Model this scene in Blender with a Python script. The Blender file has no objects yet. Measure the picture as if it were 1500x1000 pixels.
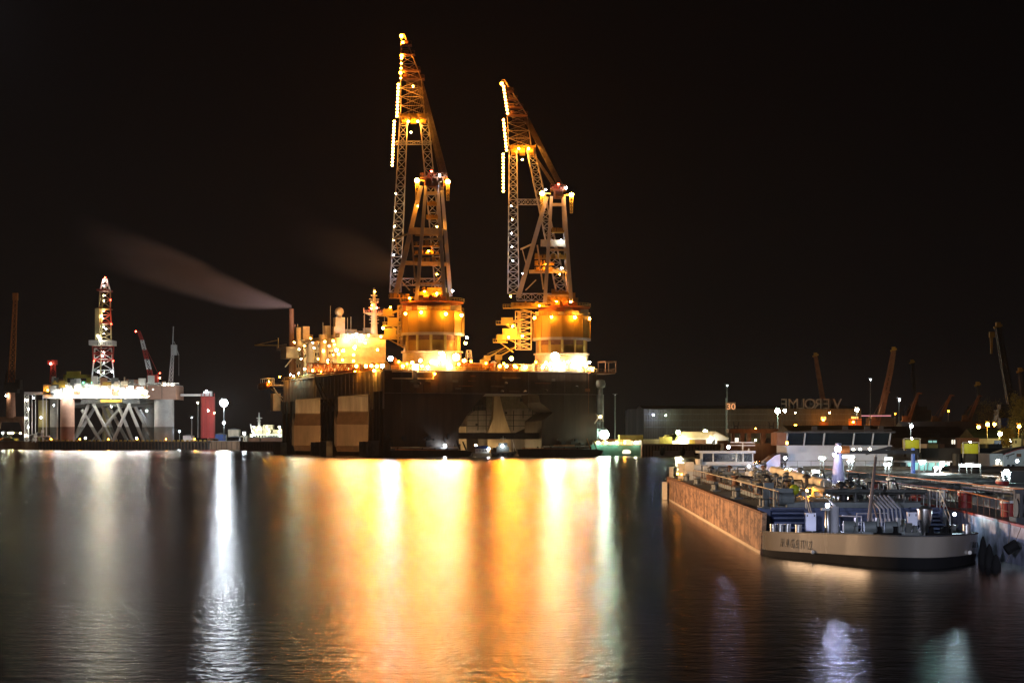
import bpy, math, random
from mathutils import Vector, Matrix
R = math.radians
sc = bpy.context.scene
COL = sc.collection
rnd = random.Random(7)
F_, CX, HY, EYE = 3000.0, 750.0, 645.0, 6.2     # focal length and horizon in photo pixels, eye height (m)

def P(px, py, Y):
    """point of the place seen at a photo pixel, at distance Y"""
    return Vector(((px - CX) / F_ * Y, Y, EYE + (HY - py) / F_ * Y))

# ------------------------------------------------------------------ materials
MATS = {}
def mat(name, col, rough=0.6, metal=0.0, var=0.35, scale=0.5, col2=None, streak=False, bump=0.0, spec=0.5, zsplit=None, coat=0.0):
    if name in MATS: return MATS[name]
    m = bpy.data.materials.new(name); m.use_nodes = True
    nt = m.node_tree; N = nt.nodes; Lk = nt.links
    b = N['Principled BSDF']
    b.inputs['Roughness'].default_value = rough; b.inputs['Metallic'].default_value = metal
    b.inputs['Specular IOR Level'].default_value = spec
    b.inputs['Coat Weight'].default_value = coat
    tc = N.new('ShaderNodeTexCoord'); mp = N.new('ShaderNodeMapping')
    mp.inputs['Scale'].default_value = (scale, scale, scale * (0.12 if streak else 1))
    Lk.new(tc.outputs['Object'], mp.inputs['Vector'])
    n = N.new('ShaderNodeTexNoise'); n.inputs['Scale'].default_value = 1.0
    n.inputs['Detail'].default_value = 8; n.inputs['Roughness'].default_value = 0.65
    Lk.new(mp.outputs['Vector'], n.inputs['Vector'])
    cr = N.new('ShaderNodeValToRGB')
    c = Vector(col)
    c2 = Vector(col2) if col2 else c * (1 - var)
    cr.color_ramp.elements[0].position = 0.36; cr.color_ramp.elements[0].color = (*c2, 1)
    cr.color_ramp.elements[1].position = 0.62; cr.color_ramp.elements[1].color = (*c, 1)
    Lk.new(n.outputs['Fac'], cr.inputs['Fac'])
    out = cr.outputs['Color']
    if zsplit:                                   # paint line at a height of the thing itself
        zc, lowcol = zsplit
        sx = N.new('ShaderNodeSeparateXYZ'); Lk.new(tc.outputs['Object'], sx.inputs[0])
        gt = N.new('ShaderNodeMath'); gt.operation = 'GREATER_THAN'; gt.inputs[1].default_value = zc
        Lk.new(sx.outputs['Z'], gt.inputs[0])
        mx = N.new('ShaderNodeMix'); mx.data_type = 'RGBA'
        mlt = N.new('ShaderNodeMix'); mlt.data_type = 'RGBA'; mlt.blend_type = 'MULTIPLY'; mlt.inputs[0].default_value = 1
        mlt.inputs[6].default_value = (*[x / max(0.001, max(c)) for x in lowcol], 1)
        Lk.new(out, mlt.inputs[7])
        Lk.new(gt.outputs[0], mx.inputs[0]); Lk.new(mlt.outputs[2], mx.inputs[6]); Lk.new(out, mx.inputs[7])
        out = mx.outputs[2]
    Lk.new(out, b.inputs['Base Color'])
    rr = N.new('ShaderNodeMapRange'); rr.inputs['To Min'].default_value = min(1, rough + 0.15); rr.inputs['To Max'].default_value = max(0.03, rough - 0.1)
    Lk.new(n.outputs['Fac'], rr.inputs['Value']); Lk.new(rr.outputs[0], b.inputs['Roughness'])
    if bump:
        bp = N.new('ShaderNodeBump'); bp.inputs['Strength'].default_value = bump; bp.inputs['Distance'].default_value = 0.1
        Lk.new(n.outputs['Fac'], bp.inputs['Height']); Lk.new(bp.outputs[0], b.inputs['Normal'])
    MATS[name] = m
    return m

def corrugated(name, col, period=1.0, axis='X', **k):
    """sheet cladding: ribs as bump plus grime"""
    if name in MATS: return MATS[name]
    m = mat(name, col, **k)
    nt = m.node_tree; N = nt.nodes; Lk = nt.links
    tc = N.new('ShaderNodeTexCoord'); w = N.new('ShaderNodeTexWave')
    w.bands_direction = axis; w.inputs['Scale'].default_value = 1 / period * 0.314 * 1; w.inputs['Distortion'].default_value = 0
    Lk.new(tc.outputs['Object'], w.inputs['Vector'])
    bp = N.new('ShaderNodeBump'); bp.inputs['Strength'].default_value = 0.8; bp.inputs['Distance'].default_value = 0.15
    Lk.new(w.outputs['Fac'], bp.inputs['Height']); Lk.new(bp.outputs[0], N['Principled BSDF'].inputs['Normal'])
    return m

def emis(name, col, s):
    if name in MATS: return MATS[name]
    m = bpy.data.materials.new(name); m.use_nodes = True
    b = m.node_tree.nodes['Principled BSDF']
    b.inputs['Base Color'].default_value = (*col, 1)
    b.inputs['Emission Color'].default_value = (*col, 1); b.inputs['Emission Strength'].default_value = s
    MATS[name] = m
    return m

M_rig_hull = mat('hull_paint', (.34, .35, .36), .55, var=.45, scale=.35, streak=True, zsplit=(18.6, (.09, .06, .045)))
M_rig_end  = mat('hull_end_paint', (.05, .034, .026), .6, var=.6, scale=.22, streak=True)
M_inner    = mat('inner_paint', (.42, .33, .22), .7, var=.35, scale=.3, streak=True)
M_innergr  = mat('inner_grey', (.20, .18, .17), .7, var=.35, scale=.3, streak=True)
M_fender   = mat('fender_steel', (.12, .14, .15), .6, var=.4)
M_white    = mat('white_paint', (.78, .75, .68), .5, var=.15, scale=.4)
M_cream    = mat('cream_paint', (.70, .60, .42), .55, var=.3, scale=.4)
M_yellow   = mat('yellow_paint', (.40, .25, .03), .5, var=.25, scale=.3, streak=True)
M_lyellow  = mat('pale_yellow_paint', (.62, .50, .14), .5, var=.25, scale=.3)
M_greybeam = mat('grey_beam_paint', (.46, .46, .50), .5, var=.2, scale=.2)
M_lattice  = mat('lattice_paint', (.60, .50, .36), .55, var=.3)
M_blat     = mat('boom_paint', (.56, .58, .66), .55, var=.3)
M_dark     = mat('dark_steel', (.03, .03, .032), .6, var=.4)
M_black    = mat('black_rubber', (.006, .006, .0065), .85, var=.3, spec=.2)
M_rope     = mat('wire_rope', (.16, .11, .07), .6)
M_rust     = mat('rusty_steel', (.24, .11, .05), .75, var=.5, scale=.4, streak=True)
M_brown    = mat('brown_steel', (.22, .10, .05), .7, var=.4)
M_orange   = mat('orange_paint', (.62, .20, .04), .5, var=.25)
M_red      = mat('red_paint', (.36, .028, .02), .5, var=.25)
M_white2   = mat('white_steel', (.7, .7, .68), .45, var=.15)
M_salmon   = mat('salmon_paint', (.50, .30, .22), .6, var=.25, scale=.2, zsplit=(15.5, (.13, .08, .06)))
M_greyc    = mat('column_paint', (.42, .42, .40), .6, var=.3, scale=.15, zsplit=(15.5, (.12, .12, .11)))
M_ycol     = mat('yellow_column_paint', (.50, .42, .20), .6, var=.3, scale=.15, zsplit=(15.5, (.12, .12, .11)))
M_concrete = mat('concrete', (.30, .27, .24), .85, var=.4, scale=.3, bump=.3)
M_wood     = mat('timber_fender', (.10, .06, .035), .85, var=.5, scale=.6)
M_wallrust = mat('sheet_pile', (.24, .14, .08), .8, var=.5, scale=.25, streak=True)
M_green    = mat('green_paint', (.05, .16, .13), .5, var=.3)
M_blue     = mat('blue_paint', (.03, .09, .34), .5, var=.2)
M_steel    = mat('stainless_steel', (.55, .54, .52), .28, metal=1.0, var=.2)
M_glass    = mat('dark_glass', (.010, .014, .018), .08, var=.2)
M_tile     = mat('roof_sheet_cream', (.62, .48, .30), .8, var=.15)
M_darkroof = mat('dark_roof', (.075, .055, .04), .85, var=.3)
M_groof    = mat('green_roof', (.09, .14, .06), .8, var=.3)
M_bark     = mat('bark', (.10, .08, .05), .9)
M_leafy    = mat('yellow_leaf', (.24, .21, .06), .8, var=.5)
M_tank     = mat('lime_paint', (.50, .55, .02), .5, var=.2, scale=.5, streak=True)
M_deckgrey = mat('deck_grey', (.20, .23, .23), .5, var=.3, scale=.8)
M_deckblue = mat('deck_blue', (.05, .08, .19), .45, var=.35, scale=.9)
M_fit      = mat('deck_fitting', (.13, .14, .13), .5, var=.5, scale=2)
M_fitl     = mat('pale_fitting', (.55, .53, .46), .45, var=.25, scale=2)
M_band     = mat('bow_paint', (.24, .21, .17), .22, var=.12, scale=.5, streak=True, coat=.4)
M_letter   = mat('letter_paint', (.008, .010, .014), .5, spec=.2)
M_lavhull  = mat('lavender_hull', (.42, .44, .60), .45, col2=(.13,.14,.22), scale=1.3, bump=.15)

def hull_side_mat():
    m = mat('weathered_hull', (.55, .31, .17), .6, col2=(.17,.09,.05), scale=.55, streak=True, bump=.9)
    nt = m.node_tree; N = nt.nodes; Lk = nt.links
    b = N['Principled BSDF']
    base = b.inputs['Base Color'].links[0].from_socket
    tc = N.new('ShaderNodeTexCoord'); sx = N.new('ShaderNodeSeparateXYZ'); Lk.new(tc.outputs['Object'], sx.inputs[0])
    # dull plate seams: every 6 m along, one strake
    def seam(sock, period, w):
        f = N.new('ShaderNodeMath'); f.operation = 'PINGPONG'; f.inputs[1].default_value = period / 2; Lk.new(sock, f.inputs[0])
        g = N.new('ShaderNodeMath'); g.operation = 'LESS_THAN'; g.inputs[1].default_value = w; Lk.new(f.outputs[0], g.inputs[0])
        return g.outputs[0]
    a = seam(sx.outputs['Y'], 5.8, .07)
    ad = N.new('ShaderNodeMath'); ad.operation = 'SUBTRACT'; ad.inputs[1].default_value = 1.25; Lk.new(sx.outputs['Z'], ad.inputs[0])
    ab = N.new('ShaderNodeMath'); ab.operation = 'ABSOLUTE'; Lk.new(ad.outputs[0], ab.inputs[0])
    c = N.new('ShaderNodeMath'); c.operation = 'LESS_THAN'; c.inputs[1].default_value = .035; Lk.new(ab.outputs[0], c.inputs[0])
    mxm = N.new('ShaderNodeMath'); mxm.operation = 'MAXIMUM'; Lk.new(a, mxm.inputs[0]); Lk.new(c.outputs[0], mxm.inputs[1])
    sc_ = N.new('ShaderNodeMath'); sc_.operation = 'MULTIPLY'; sc_.inputs[1].default_value = .16; Lk.new(mxm.outputs[0], sc_.inputs[0])
    pn = N.new('ShaderNodeTexNoise'); pn.inputs['Scale'].default_value = .9; pn.inputs['Detail'].default_value = 9; pn.inputs['Roughness'].default_value = .75
    pm = N.new('ShaderNodeMapping'); pm.inputs['Scale'].default_value = (1, .35, 1.6); Lk.new(tc.outputs['Object'], pm.inputs['Vector']); Lk.new(pm.outputs[0], pn.inputs['Vector'])
    pr = N.new('ShaderNodeMapRange'); pr.inputs['From Min'].default_value = .42; pr.inputs['From Max'].default_value = .55; pr.inputs['To Min'].default_value = .1; Lk.new(pn.outputs['Fac'], pr.inputs['Value'])
    pmx = N.new('ShaderNodeMix'); pmx.data_type = 'RGBA'; Lk.new(pr.outputs[0], pmx.inputs[0]); pmx.inputs[6].default_value = (.09, .045, .025, 1); Lk.new(base, pmx.inputs[7]); base = pmx.outputs[2]
    mx = N.new('ShaderNodeMix'); mx.data_type = 'RGBA'; Lk.new(sc_.outputs[0], mx.inputs[0]); Lk.new(base, mx.inputs[6]); mx.inputs[7].default_value = (.06, .035, .02, 1)
    Lk.new(mx.outputs[2], b.inputs['Base Color'])
    return m
M_hullside = hull_side_mat()
M_waterglint = mat('painted_water_glint', (.72,.55,.36), .5, var=.3, scale=2)

# ------------------------------------------------------------------ object helpers
class Frame:
    """a thing's own axes: origin on the water or ground, turned about z"""
    def __init__(s, x, y, z=0, rz=0):
        s.o = Vector((x, y, z)); s.rz = rz; s.c = math.cos(rz); s.s = math.sin(rz)
        s.M = Matrix.Translation(s.o) @ Matrix.Rotation(rz, 4, 'Z'); s.I = s.M.inverted()
    def w(s, u, v, z=0): return s.M @ Vector((u, v, z))
    def L(s, px, py, v):             # pixel -> local point on plane local y = v
        k = (px - CX) / F_
        u = (k * (s.o.y + v * s.c) - s.o.x + v * s.s) / (s.c - k * s.s)
        Y = s.o.y + u * s.s + v * s.c
        return Vector((u, v, EYE + (HY - py) / F_ * Y - s.o.z))
    def S(s, px, py, u):             # pixel -> local point on plane local x = u
        k = (px - CX) / F_
        v = (s.o.x + u * s.c - k * (s.o.y + u * s.s)) / (s.s + k * s.c)
        Y = s.o.y + u * s.s + v * s.c
        return Vector((u, v, EYE + (HY - py) / F_ * Y - s.o.z))
    def Z(s, px, py, z):             # pixel -> local point at height z
        Y = (EYE - z) * F_ / (py - HY)
        return s.I @ Vector(((px - CX) / F_ * Y, Y, z))

FR = {}
def thing(name, label, cat, fr=None, group=None, kind=None):
    o = bpy.data.objects.new(name, None); COL.objects.link(o)
    fr = fr or Frame(0, 0)
    o.location = fr.o; o.rotation_euler = (0, 0, fr.rz)
    o.empty_display_size = 1
    FR[o.name] = fr
    o['label'] = label; o['category'] = cat
    if group: o['group'] = group
    if kind: o['kind'] = kind
    return o
def root_of(o):
    while o.parent: o = o.parent
    return o

class MB:
    def __init__(s): s.v = []; s.f = []
    def add(s, vs, fs):
        n = len(s.v); s.v += [tuple(v) for v in vs]; s.f += [tuple(i + n for i in f) for f in fs]; return s
    def box(s, x0, x1, y0, y1, z0, z1):
        return s.add([(x0,y0,z0),(x1,y0,z0),(x1,y1,z0),(x0,y1,z0),(x0,y0,z1),(x1,y0,z1),(x1,y1,z1),(x0,y1,z1)],
                     [(0,3,2,1),(4,5,6,7),(0,1,5,4),(1,2,6,5),(2,3,7,6),(3,0,4,7)])
    def cbox(s, c, sx, sy, sz):
        return s.box(c[0]-sx/2, c[0]+sx/2, c[1]-sy/2, c[1]+sy/2, c[2], c[2]+sz)
    def bar(s, a, b, w, h=None, w2=None):
        a = Vector(a); b = Vector(b); h = h or w; d = b - a
        if d.length < 1e-6: return s
        d.normalize(); up = Vector((0,0,1)) if abs(d.z) < .95 else Vector((0,1,0))
        x = d.cross(up).normalized(); y = x.cross(d)
        k = (w2 / w) if w2 else 1
        vs = [a + x*w/2*i + y*h/2*j for i, j in ((-1,-1),(1,-1),(1,1),(-1,1))] + [b + x*w/2*k*i + y*h/2*k*j for i, j in ((-1,-1),(1,-1),(1,1),(-1,1))]
        return s.add(vs, [(0,1,2,3),(7,6,5,4),(0,4,5,1),(1,5,6,2),(2,6,7,3),(3,7,4,0)])
    def tube(s, a, b, r, n=10, r2=None, caps=True):
        a = Vector(a); b = Vector(b); d = (b - a)
        if d.length < 1e-6: return s
        d.normalize(); up = Vector((0,0,1)) if abs(d.z) < .95 else Vector((0,1,0))
        x = d.cross(up).normalized(); y = x.cross(d); r2 = r if r2 is None else r2
        vs = [a + (x*math.cos(2*math.pi*i/n) + y*math.sin(2*math.pi*i/n))*r for i in range(n)] + [b + (x*math.cos(2*math.pi*i/n) + y*math.sin(2*math.pi*i/n))*r2 for i in range(n)]
        fs = [(i, (i+1) % n, n+(i+1) % n, n+i) for i in range(n)]
        if caps: fs += [tuple(range(n))[::-1], tuple(range(n, 2*n))]
        return s.add(vs, fs)
    def path(s, pts, r, n=6):
        for a, b in zip(pts, pts[1:]): s.tube(a, b, r, n)
        return s
    def lathe(s, c, prof, n=20, a0=0, a1=2*math.pi):
        full = abs(a1 - a0 - 2*math.pi) < 1e-6; m = n if full else n+1
        vs = []
        for r, z in prof:
            for i in range(m):
                t = a0 + (a1-a0)*i/n; vs.append((c[0]+r*math.cos(t), c[1]+r*math.sin(t), c[2]+z))
        fs = []
        for j in range(len(prof)-1):
            for i in range(n):
                k = (i+1) % m; fs.append((j*m+i, j*m+k, (j+1)*m+k, (j+1)*m+i))
        if full: fs += [tuple(range(m))[::-1], tuple(range((len(prof)-1)*m, len(prof)*m))]
        return s.add(vs, fs)
    def prism(s, poly, d):
        n = len(poly); d = Vector(d); poly = [Vector(p) for p in poly]
        return s.add(poly + [p + d for p in poly], [tuple(range(n))[::-1], tuple(range(n, 2*n))] + [(i, (i+1) % n, n+(i+1) % n, n+i) for i in range(n)])
    def ball(s, c, r, n=12, m=8, sz=1):
        prof = [(max(.001, r*math.sin(math.pi*j/m)), -r*math.cos(math.pi*j/m)*sz) for j in range(m+1)]
        return s.lathe(c, prof, n)
    def lattice(s, A, B, n, cw, bw, faces=(0,1,2,3), x=False, rings=True):
        """A, B: four corners each; chords, rings and zigzag braces"""
        A = [Vector(p) for p in A]; B = [Vector(p) for p in B]
        for a, b in zip(A, B): s.bar(a, b, cw)
        for k in range(n+1):
            t = k/n
            q = [a.lerp(b, t) for a, b in zip(A, B)]
            if rings:
                for i in faces: s.bar(q[i], q[(i+1) % 4], bw)
            if k < n:
                q2 = [a.lerp(b, (k+1)/n) for a, b in zip(A, B)]
                for i in faces:
                    j = (i+1) % 4
                    if x: s.bar(q[i], q2[j], bw); s.bar(q[j], q2[i], bw)
                    elif (k+i) % 2: s.bar(q[i], q2[j], bw)
                    else: s.bar(q[j], q2[i], bw)
        return s
    def rail(s, pts, h=1.1, step=2.0, r=.04, mid=True):
        pts = [Vector(p) for p in pts]; up = Vector((0,0,h))
        for a, b in zip(pts, pts[1:]):
            s.bar(a+up, b+up, 2*r)
            if mid: s.bar(a+up*.5, b+up*.5, 1.4*r)
            n = max(1, int((b-a).length/step))
            for i in range(n+1):
                p = a.lerp(b, i/n); s.bar(p, p+up, 1.6*r)
        return s
    def build(s, name, m, parent=None, world=False, smooth=False, label=None):
        me = bpy.data.meshes.new(name)
        vs = s.v
        if world and parent is not None:
            I = FR[root_of(parent).name].I; vs = [tuple(I @ Vector(v)) for v in vs]
        me.from_pydata(vs, [], s.f); me.update()
        if m: me.materials.append(m)
        if smooth:
            for p in me.polygons: p.use_smooth = True
            try: me.set_sharp_from_angle(angle=R(35))
            except Exception: pass
        o = bpy.data.objects.new(name, me); COL.objects.link(o)
        if parent is not None: o.parent = parent
        if label: o['label'] = label
        return o

def solo(name, mb, m, label, cat, group=None, smooth=False, kind=None):
    """a thing that is one mesh"""
    o = mb.build(name, m, None, smooth=smooth)
    if cat: o['category'] = cat
    if label: o['label'] = label
    if group: o['group'] = group
    if kind: o['kind'] = kind
    return o

def copy_tree(o, parent=None):
    c = o.copy(); COL.objects.link(c); c.parent = parent
    for ch in o.children: copy_tree(ch, c)
    return c

# lamps: a metal housing with its lamp just outside it
WARM = (1.0, .34, .035); SOD = (1.0, .26, .012); WHITE = (.85, .93, 1.0); NEUT = (1.0, .68, .31); GREENW = (.72, 1.0, .74); RED = (1, .06, .03); LAV = (.62, .66, 1.0)
K = 1.0
hm = {}; bulbs = {}
def bulb_mesh(col, L, flood):
    """glowing glass of a lamp, radius 1: a ball, or for a floodlight a flat lens facing -Y"""
    L = float('%.2g' % L); key = (col, L, flood)
    if key in bulbs: return bulbs[key]
    m = bpy.data.materials.new('lamp_glow'); m.use_nodes = True; nt = m.node_tree; nt.nodes.clear()
    e = nt.nodes.new('ShaderNodeEmission'); o = nt.nodes.new('ShaderNodeOutputMaterial'); nt.links.new(e.outputs[0], o.inputs[0])
    e.inputs[0].default_value = (*col, 1); e.inputs[1].default_value = L
    b = MB()
    if flood: b.add([(math.cos(i*math.pi/4), 0, math.sin(i*math.pi/4)) for i in range(8)], [tuple(range(8))])
    else: b.ball((0,0,0), 1, 8, 5)
    ob = b.build('bulb_mesh', m); bulbs[key] = ob.data; bpy.data.objects.remove(ob); return bulbs[key]
def lamp(parent, p, power, col=WARM, r=.45, name='floodlight', size=.7, world=True, off=(0, -1, -.35), flood=False, tilt=12, aim=None):
    fr = FR[root_of(parent).name]
    p = Vector(p)
    if world: p = fr.I @ p
    key = (size, r if flood else 0)
    if key not in hm:
        b = MB()
        if flood: b.tube((0,-.1,0), (0,.25,0), r*1.12, 10, r*.75); b.bar((0,.1,0),(0,.2,-r*1.8),.12)
        else: b.lathe((0,0,0), [(size*.25,0),(size*.6,-size*.25),(size*.6,-size*.4)], 10); b.box(-size*.12, size*.12, -size*.12, size*.12, 0, size*.5)
        ob = b.build('floodlight_mesh', M_dark); hm[key] = ob.data; bpy.data.objects.remove(ob)
    h = bpy.data.objects.new(name, hm[key]); COL.objects.link(h); h.parent = parent; h.location = p
    L = power * K / (4 * math.pi * math.pi * r * r)
    l = bpy.data.objects.new('bulb', bulb_mesh(col, L, flood)); COL.objects.link(l); l.parent = h; l.scale = (r, r, r)
    if flood:
        az = math.atan2(p.x if not world else (fr.M @ p).x, (fr.M @ p).y)
        h.rotation_euler = (R(tilt), 0, -az*.7 - fr.rz); l.location = (0, -.13, 0)
        if aim is not None: h.rotation_euler = (R(tilt), 0, R(aim) - fr.rz)
    else:
        l.location = (0, 0, -(size*.4 + r*.8))
    return h

def letters(s, size, ext, m, parent, loc, rot, name='lettering', shear=0, scalex=1, space=1.0, align='CENTER', bold=0):
    cu = bpy.data.curves.new('txt', 'FONT'); cu.body = s; cu.size = size; cu.extrude = ext; cu.shear = shear
    cu.align_x = align; cu.space_character = space; cu.offset = bold
    tmp = bpy.data.objects.new('txt', cu); COL.objects.link(tmp)
    dg = bpy.context.evaluated_depsgraph_get(); dg.update()
    me = bpy.data.meshes.new_from_object(tmp.evaluated_get(dg))
    bpy.data.objects.remove(tmp)
    me.materials.clear(); me.materials.append(m)
    o = bpy.data.objects.new(name, me); COL.objects.link(o); o.parent = parent
    o.location = loc; o.rotation_euler = rot; o.scale = (scalex, 1, 1)
    return o

# ------------------------------------------------------------------ camera, world
cam = bpy.data.cameras.new('camera'); co = bpy.data.objects.new('camera', cam); COL.objects.link(co)
cam.sensor_width = 36; cam.lens = 36 * F_ / 1500; cam.clip_end = 20000; cam.clip_start = .5
co.location = (0, 0, EYE); co.rotation_euler = (R(90), 0, 0)
cam.shift_y = (HY - 500) / 1500
sc.camera = co
w = bpy.data.worlds.new('World'); sc.world = w; w.use_nodes = True
N = w.node_tree.nodes; Lk = w.node_tree.links; bg = N['Background']
tc = N.new('ShaderNodeTexCoord'); sx = N.new('ShaderNodeSeparateXYZ'); Lk.new(tc.outputs['Generated'], sx.inputs[0])
cr = N.new('ShaderNodeValToRGB'); e = cr.color_ramp.elements
e[0].position = 0; e[0].color = (.0062, .0050, .0047, 1)
e[1].position = .45; e[1].color = (.0010, .0008, .0009, 1)
x = e.new(.05); x.color = (.0030, .0024, .0024, 1)
x = e.new(.16); x.color = (.0020, .0015, .0015, 1)
Lk.new(sx.outputs['Z'], cr.inputs['Fac']); Lk.new(cr.outputs['Color'], bg.inputs['Color']); bg.inputs['Strength'].default_value = 1.0
sc.view_settings.view_transform = 'Standard'; sc.view_settings.look = 'None'; sc.view_settings.gamma = 1; sc.view_settings.exposure = 0
sc.cycles.use_denoising = True; sc.cycles.max_bounces = 5; sc.cycles.diffuse_bounces = 2; sc.cycles.glossy_bounces = 3
sc.cycles.volume_bounces = 0; sc.cycles.sample_clamp_indirect = 3; sc.cycles.sample_clamp_direct = 0; sc.cycles.caustics_reflective = False; sc.cycles.caustics_refractive = False
sc.cycles.use_light_tree = True; sc.cycles.volume_step_rate = 2

# ------------------------------------------------------------------ water and ground
def water_mat():
    m = bpy.data.materials.new('water'); m.use_nodes = True
    nt = m.node_tree; N = nt.nodes; Lk = nt.links; b = N['Principled BSDF']
    b.inputs['Base Color'].default_value = (.006, .006, .007, 1); b.inputs['IOR'].default_value = 1.33
    tc = N.new('ShaderNodeTexCoord')
    def noise(sx, sy, det, w=1):
        mp = N.new('ShaderNodeMapping'); mp.inputs['Scale'].default_value = (sx, sy, 1); Lk.new(tc.outputs['Object'], mp.inputs['Vector'])
        n = N.new('ShaderNodeTexNoise'); n.inputs['Scale'].default_value = 1; n.inputs['Detail'].default_value = det; n.inputs['Roughness'].default_value = .6
        Lk.new(mp.outputs['Vector'], n.inputs['Vector']); return n
    n1 = noise(2.6, 2.2, 2); n2 = noise(.03, .012, 4); n3 = noise(.5, .9, 2)
    mr = N.new('ShaderNodeMapRange'); mr.inputs['From Min'].default_value = .35; mr.inputs['From Max'].default_value = .65
    mr.inputs['To Min'].default_value = .235; mr.inputs['To Max'].default_value = .26
    gl = N.new('ShaderNodeBsdfAnisotropic'); gl.distribution = 'BECKMANN'; gl.inputs['Color'].default_value = (1,1,1,1)
    di = N.new('ShaderNodeBsdfDiffuse'); di.inputs['Color'].default_value = (.004,.0045,.005,1)
    fr = N.new('ShaderNodeFresnel'); fr.inputs['IOR'].default_value = 1.33; mxs = N.new('ShaderNodeMixShader')
    Lk.new(fr.outputs[0], mxs.inputs[0]); Lk.new(di.outputs[0], mxs.inputs[1]); Lk.new(gl.outputs[0], mxs.inputs[2]); Lk.new(mxs.outputs[0], N['Material Output'].inputs['Surface'])
    Lk.new(n2.outputs['Fac'], mr.inputs['Value']); Lk.new(mr.outputs[0], gl.inputs['Roughness'])
    bp = N.new('ShaderNodeBump'); bp.inputs['Strength'].default_value = 1; bp.inputs['Distance'].default_value = .03
    Lk.new(n1.outputs['Fac'], bp.inputs['Height'])
    b2 = N.new('ShaderNodeBump'); b2.inputs['Strength'].default_value = 1; b2.inputs['Distance'].default_value = .04
    Lk.new(n3.outputs['Fac'], b2.inputs['Height']); Lk.new(b2.outputs[0], bp.inputs['Normal'])
    Lk.new(bp.outputs[0], gl.inputs['Normal']); N.remove(b)
    return m
o = MB().add([(-6000,-200,0),(6000,-200,0),(6000,9000,0),(-6000,9000,0)], [(0,1,2,3)]).build('water', water_mat()); o['kind'] = 'structure'
g = MB().prism([(56,812,-3),(900,812,-3),(900,8900,-3),(-5900,8900,-3),(-5900,1440,-3),(-100,1440,-3),(56,1350,-3)], (0,0,5.2))
o = g.build('ground', M_concrete); o['kind'] = 'structure'

# ================================================================== crane vessel
VF = Frame(-49.9, 800, 0, R(20.6))
ves = thing('crane_vessel', 'huge grey and black semi-submersible crane vessel with a lit accommodation block and deck', 'ship', VF)
def Lp(pts, v): return [VF.L(px, py, v) for px, py in pts]
b = MB(); b.box(0, 90, 0, 160, 24.8, 33.6); b.box(-.5, 90.5, -.5, 160.5, 33.6, 34)
for i in range(28): b.box(-.25, -.002, 3+i*5.7, 3.25+i*5.7+(.4 if i%3==0 else 0), 25, 33.4)
for z_ in (27.2,29.9): b.box(-.3,-.26,0,160,z_,z_+.18)
b.build('upper_hull', M_rig_hull, ves)
# end face plating, dark, with long rubbing strips and recesses
b = MB(); b.box(.0, 90, -.35, -.01, 24.9, 33.5)
for z in (27, 28.6, 30.2): b.box(30, 86, -.55, -.36, z, z+.22)
for i in range(30): b.box(1+i*3, 1.25+i*3, -.5, -.36, 24.9, 33.4)
b.build('end_plating', M_rig_end, ves)
for i in range(26):
    x = rnd.uniform(1,88); z = rnd.uniform(25.5,32); b = MB(); k = i % 4
    if k == 0: b.box(x,x+rnd.uniform(1,3),-.75,-.36,z,z+rnd.uniform(.5,1.4)); nm = 'recess_box'
    elif k == 1: b.tube((x,-.6,z),(x+rnd.uniform(3,9),-.6,z),.12,6); nm = 'hull_pipe'
    elif k == 2: b.tube((x,-.6,33.4),(x,-.6,rnd.uniform(12,24)),.1,6); nm = 'hull_pipe'
    else: b.lathe((x,-.5,z),[(.2,-.4),(.7,-.2),(.7,.2),(.2,.4)],8); nm = 'mooring_pad'
    b.build(nm, rnd.choice([M_dark,M_rust,M_fit]), ves)
b = MB()
for x0, x1 in ((3, 11.5), (13.5, 20)):
    b.box(x0, x1, -.9, -.36, 30.3, 30.7); b.box(x0, x1, -.9, -.36, 33, 33.3); b.box(x1-.3, x1, -.9, -.36, 30.7, 33)
b.build('recess_frame', M_cream, ves)
b = MB()
b.prism([(0,-.0,0),(30.8,0,0),(30.8,0,11),(34,0,16),(38,0,21),(42,0,24.79),(0,0,24.79)], (0,19,0)); b.build('corner_column', M_rig_end, ves)
b = MB()
b.prism([(66,0,0),(90,0,0),(90,0,24.79),(64.5,0,24.79),(65.5,0,21.5),(71,0,17.5),(66,0,14)], (0,19,0)); b.build('corner_column', M_rig_end, ves)
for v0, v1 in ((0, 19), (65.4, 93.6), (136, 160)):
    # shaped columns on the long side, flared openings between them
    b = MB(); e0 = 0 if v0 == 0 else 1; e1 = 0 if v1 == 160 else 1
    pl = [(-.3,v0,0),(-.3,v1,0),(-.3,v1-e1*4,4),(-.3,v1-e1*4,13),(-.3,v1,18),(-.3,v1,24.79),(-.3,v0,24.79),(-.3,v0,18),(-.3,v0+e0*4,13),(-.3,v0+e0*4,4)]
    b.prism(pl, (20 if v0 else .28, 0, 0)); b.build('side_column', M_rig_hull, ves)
for v in (2, 6.5, 10, 17, 68, 74, 78, 83, 89, 139, 142, 150, 156):
    b = MB(); b.box(-1.3, -.3, v-.4, v+.4, 4, 25.5 if v < 60 else 24); b.build('fender_strip', M_dark, ves)
for v0, v1, h in ((3, 9, 6.2), (11, 21, 5.8), (70, 79, 6), (81, 96, 5.6), (148, 162, 5.2)):
    b = MB(); b.box(-4, -1.3, v0, v1, -.5, h)
    for i in range(4): b.box(-4.15, -4.0, v0+(v1-v0)*(i+.1)/4, v0+(v1-v0)*(i+.25)/4, 0, h)
    b.build('fender_pontoon', M_fender, ves)
b = MB(); b.box(-.1, 24, 0, 160, -2, 1.6); b.box(66, 90, 0, 160, -2, 1.6); b.build('pontoon', M_rig_end, ves)
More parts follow.
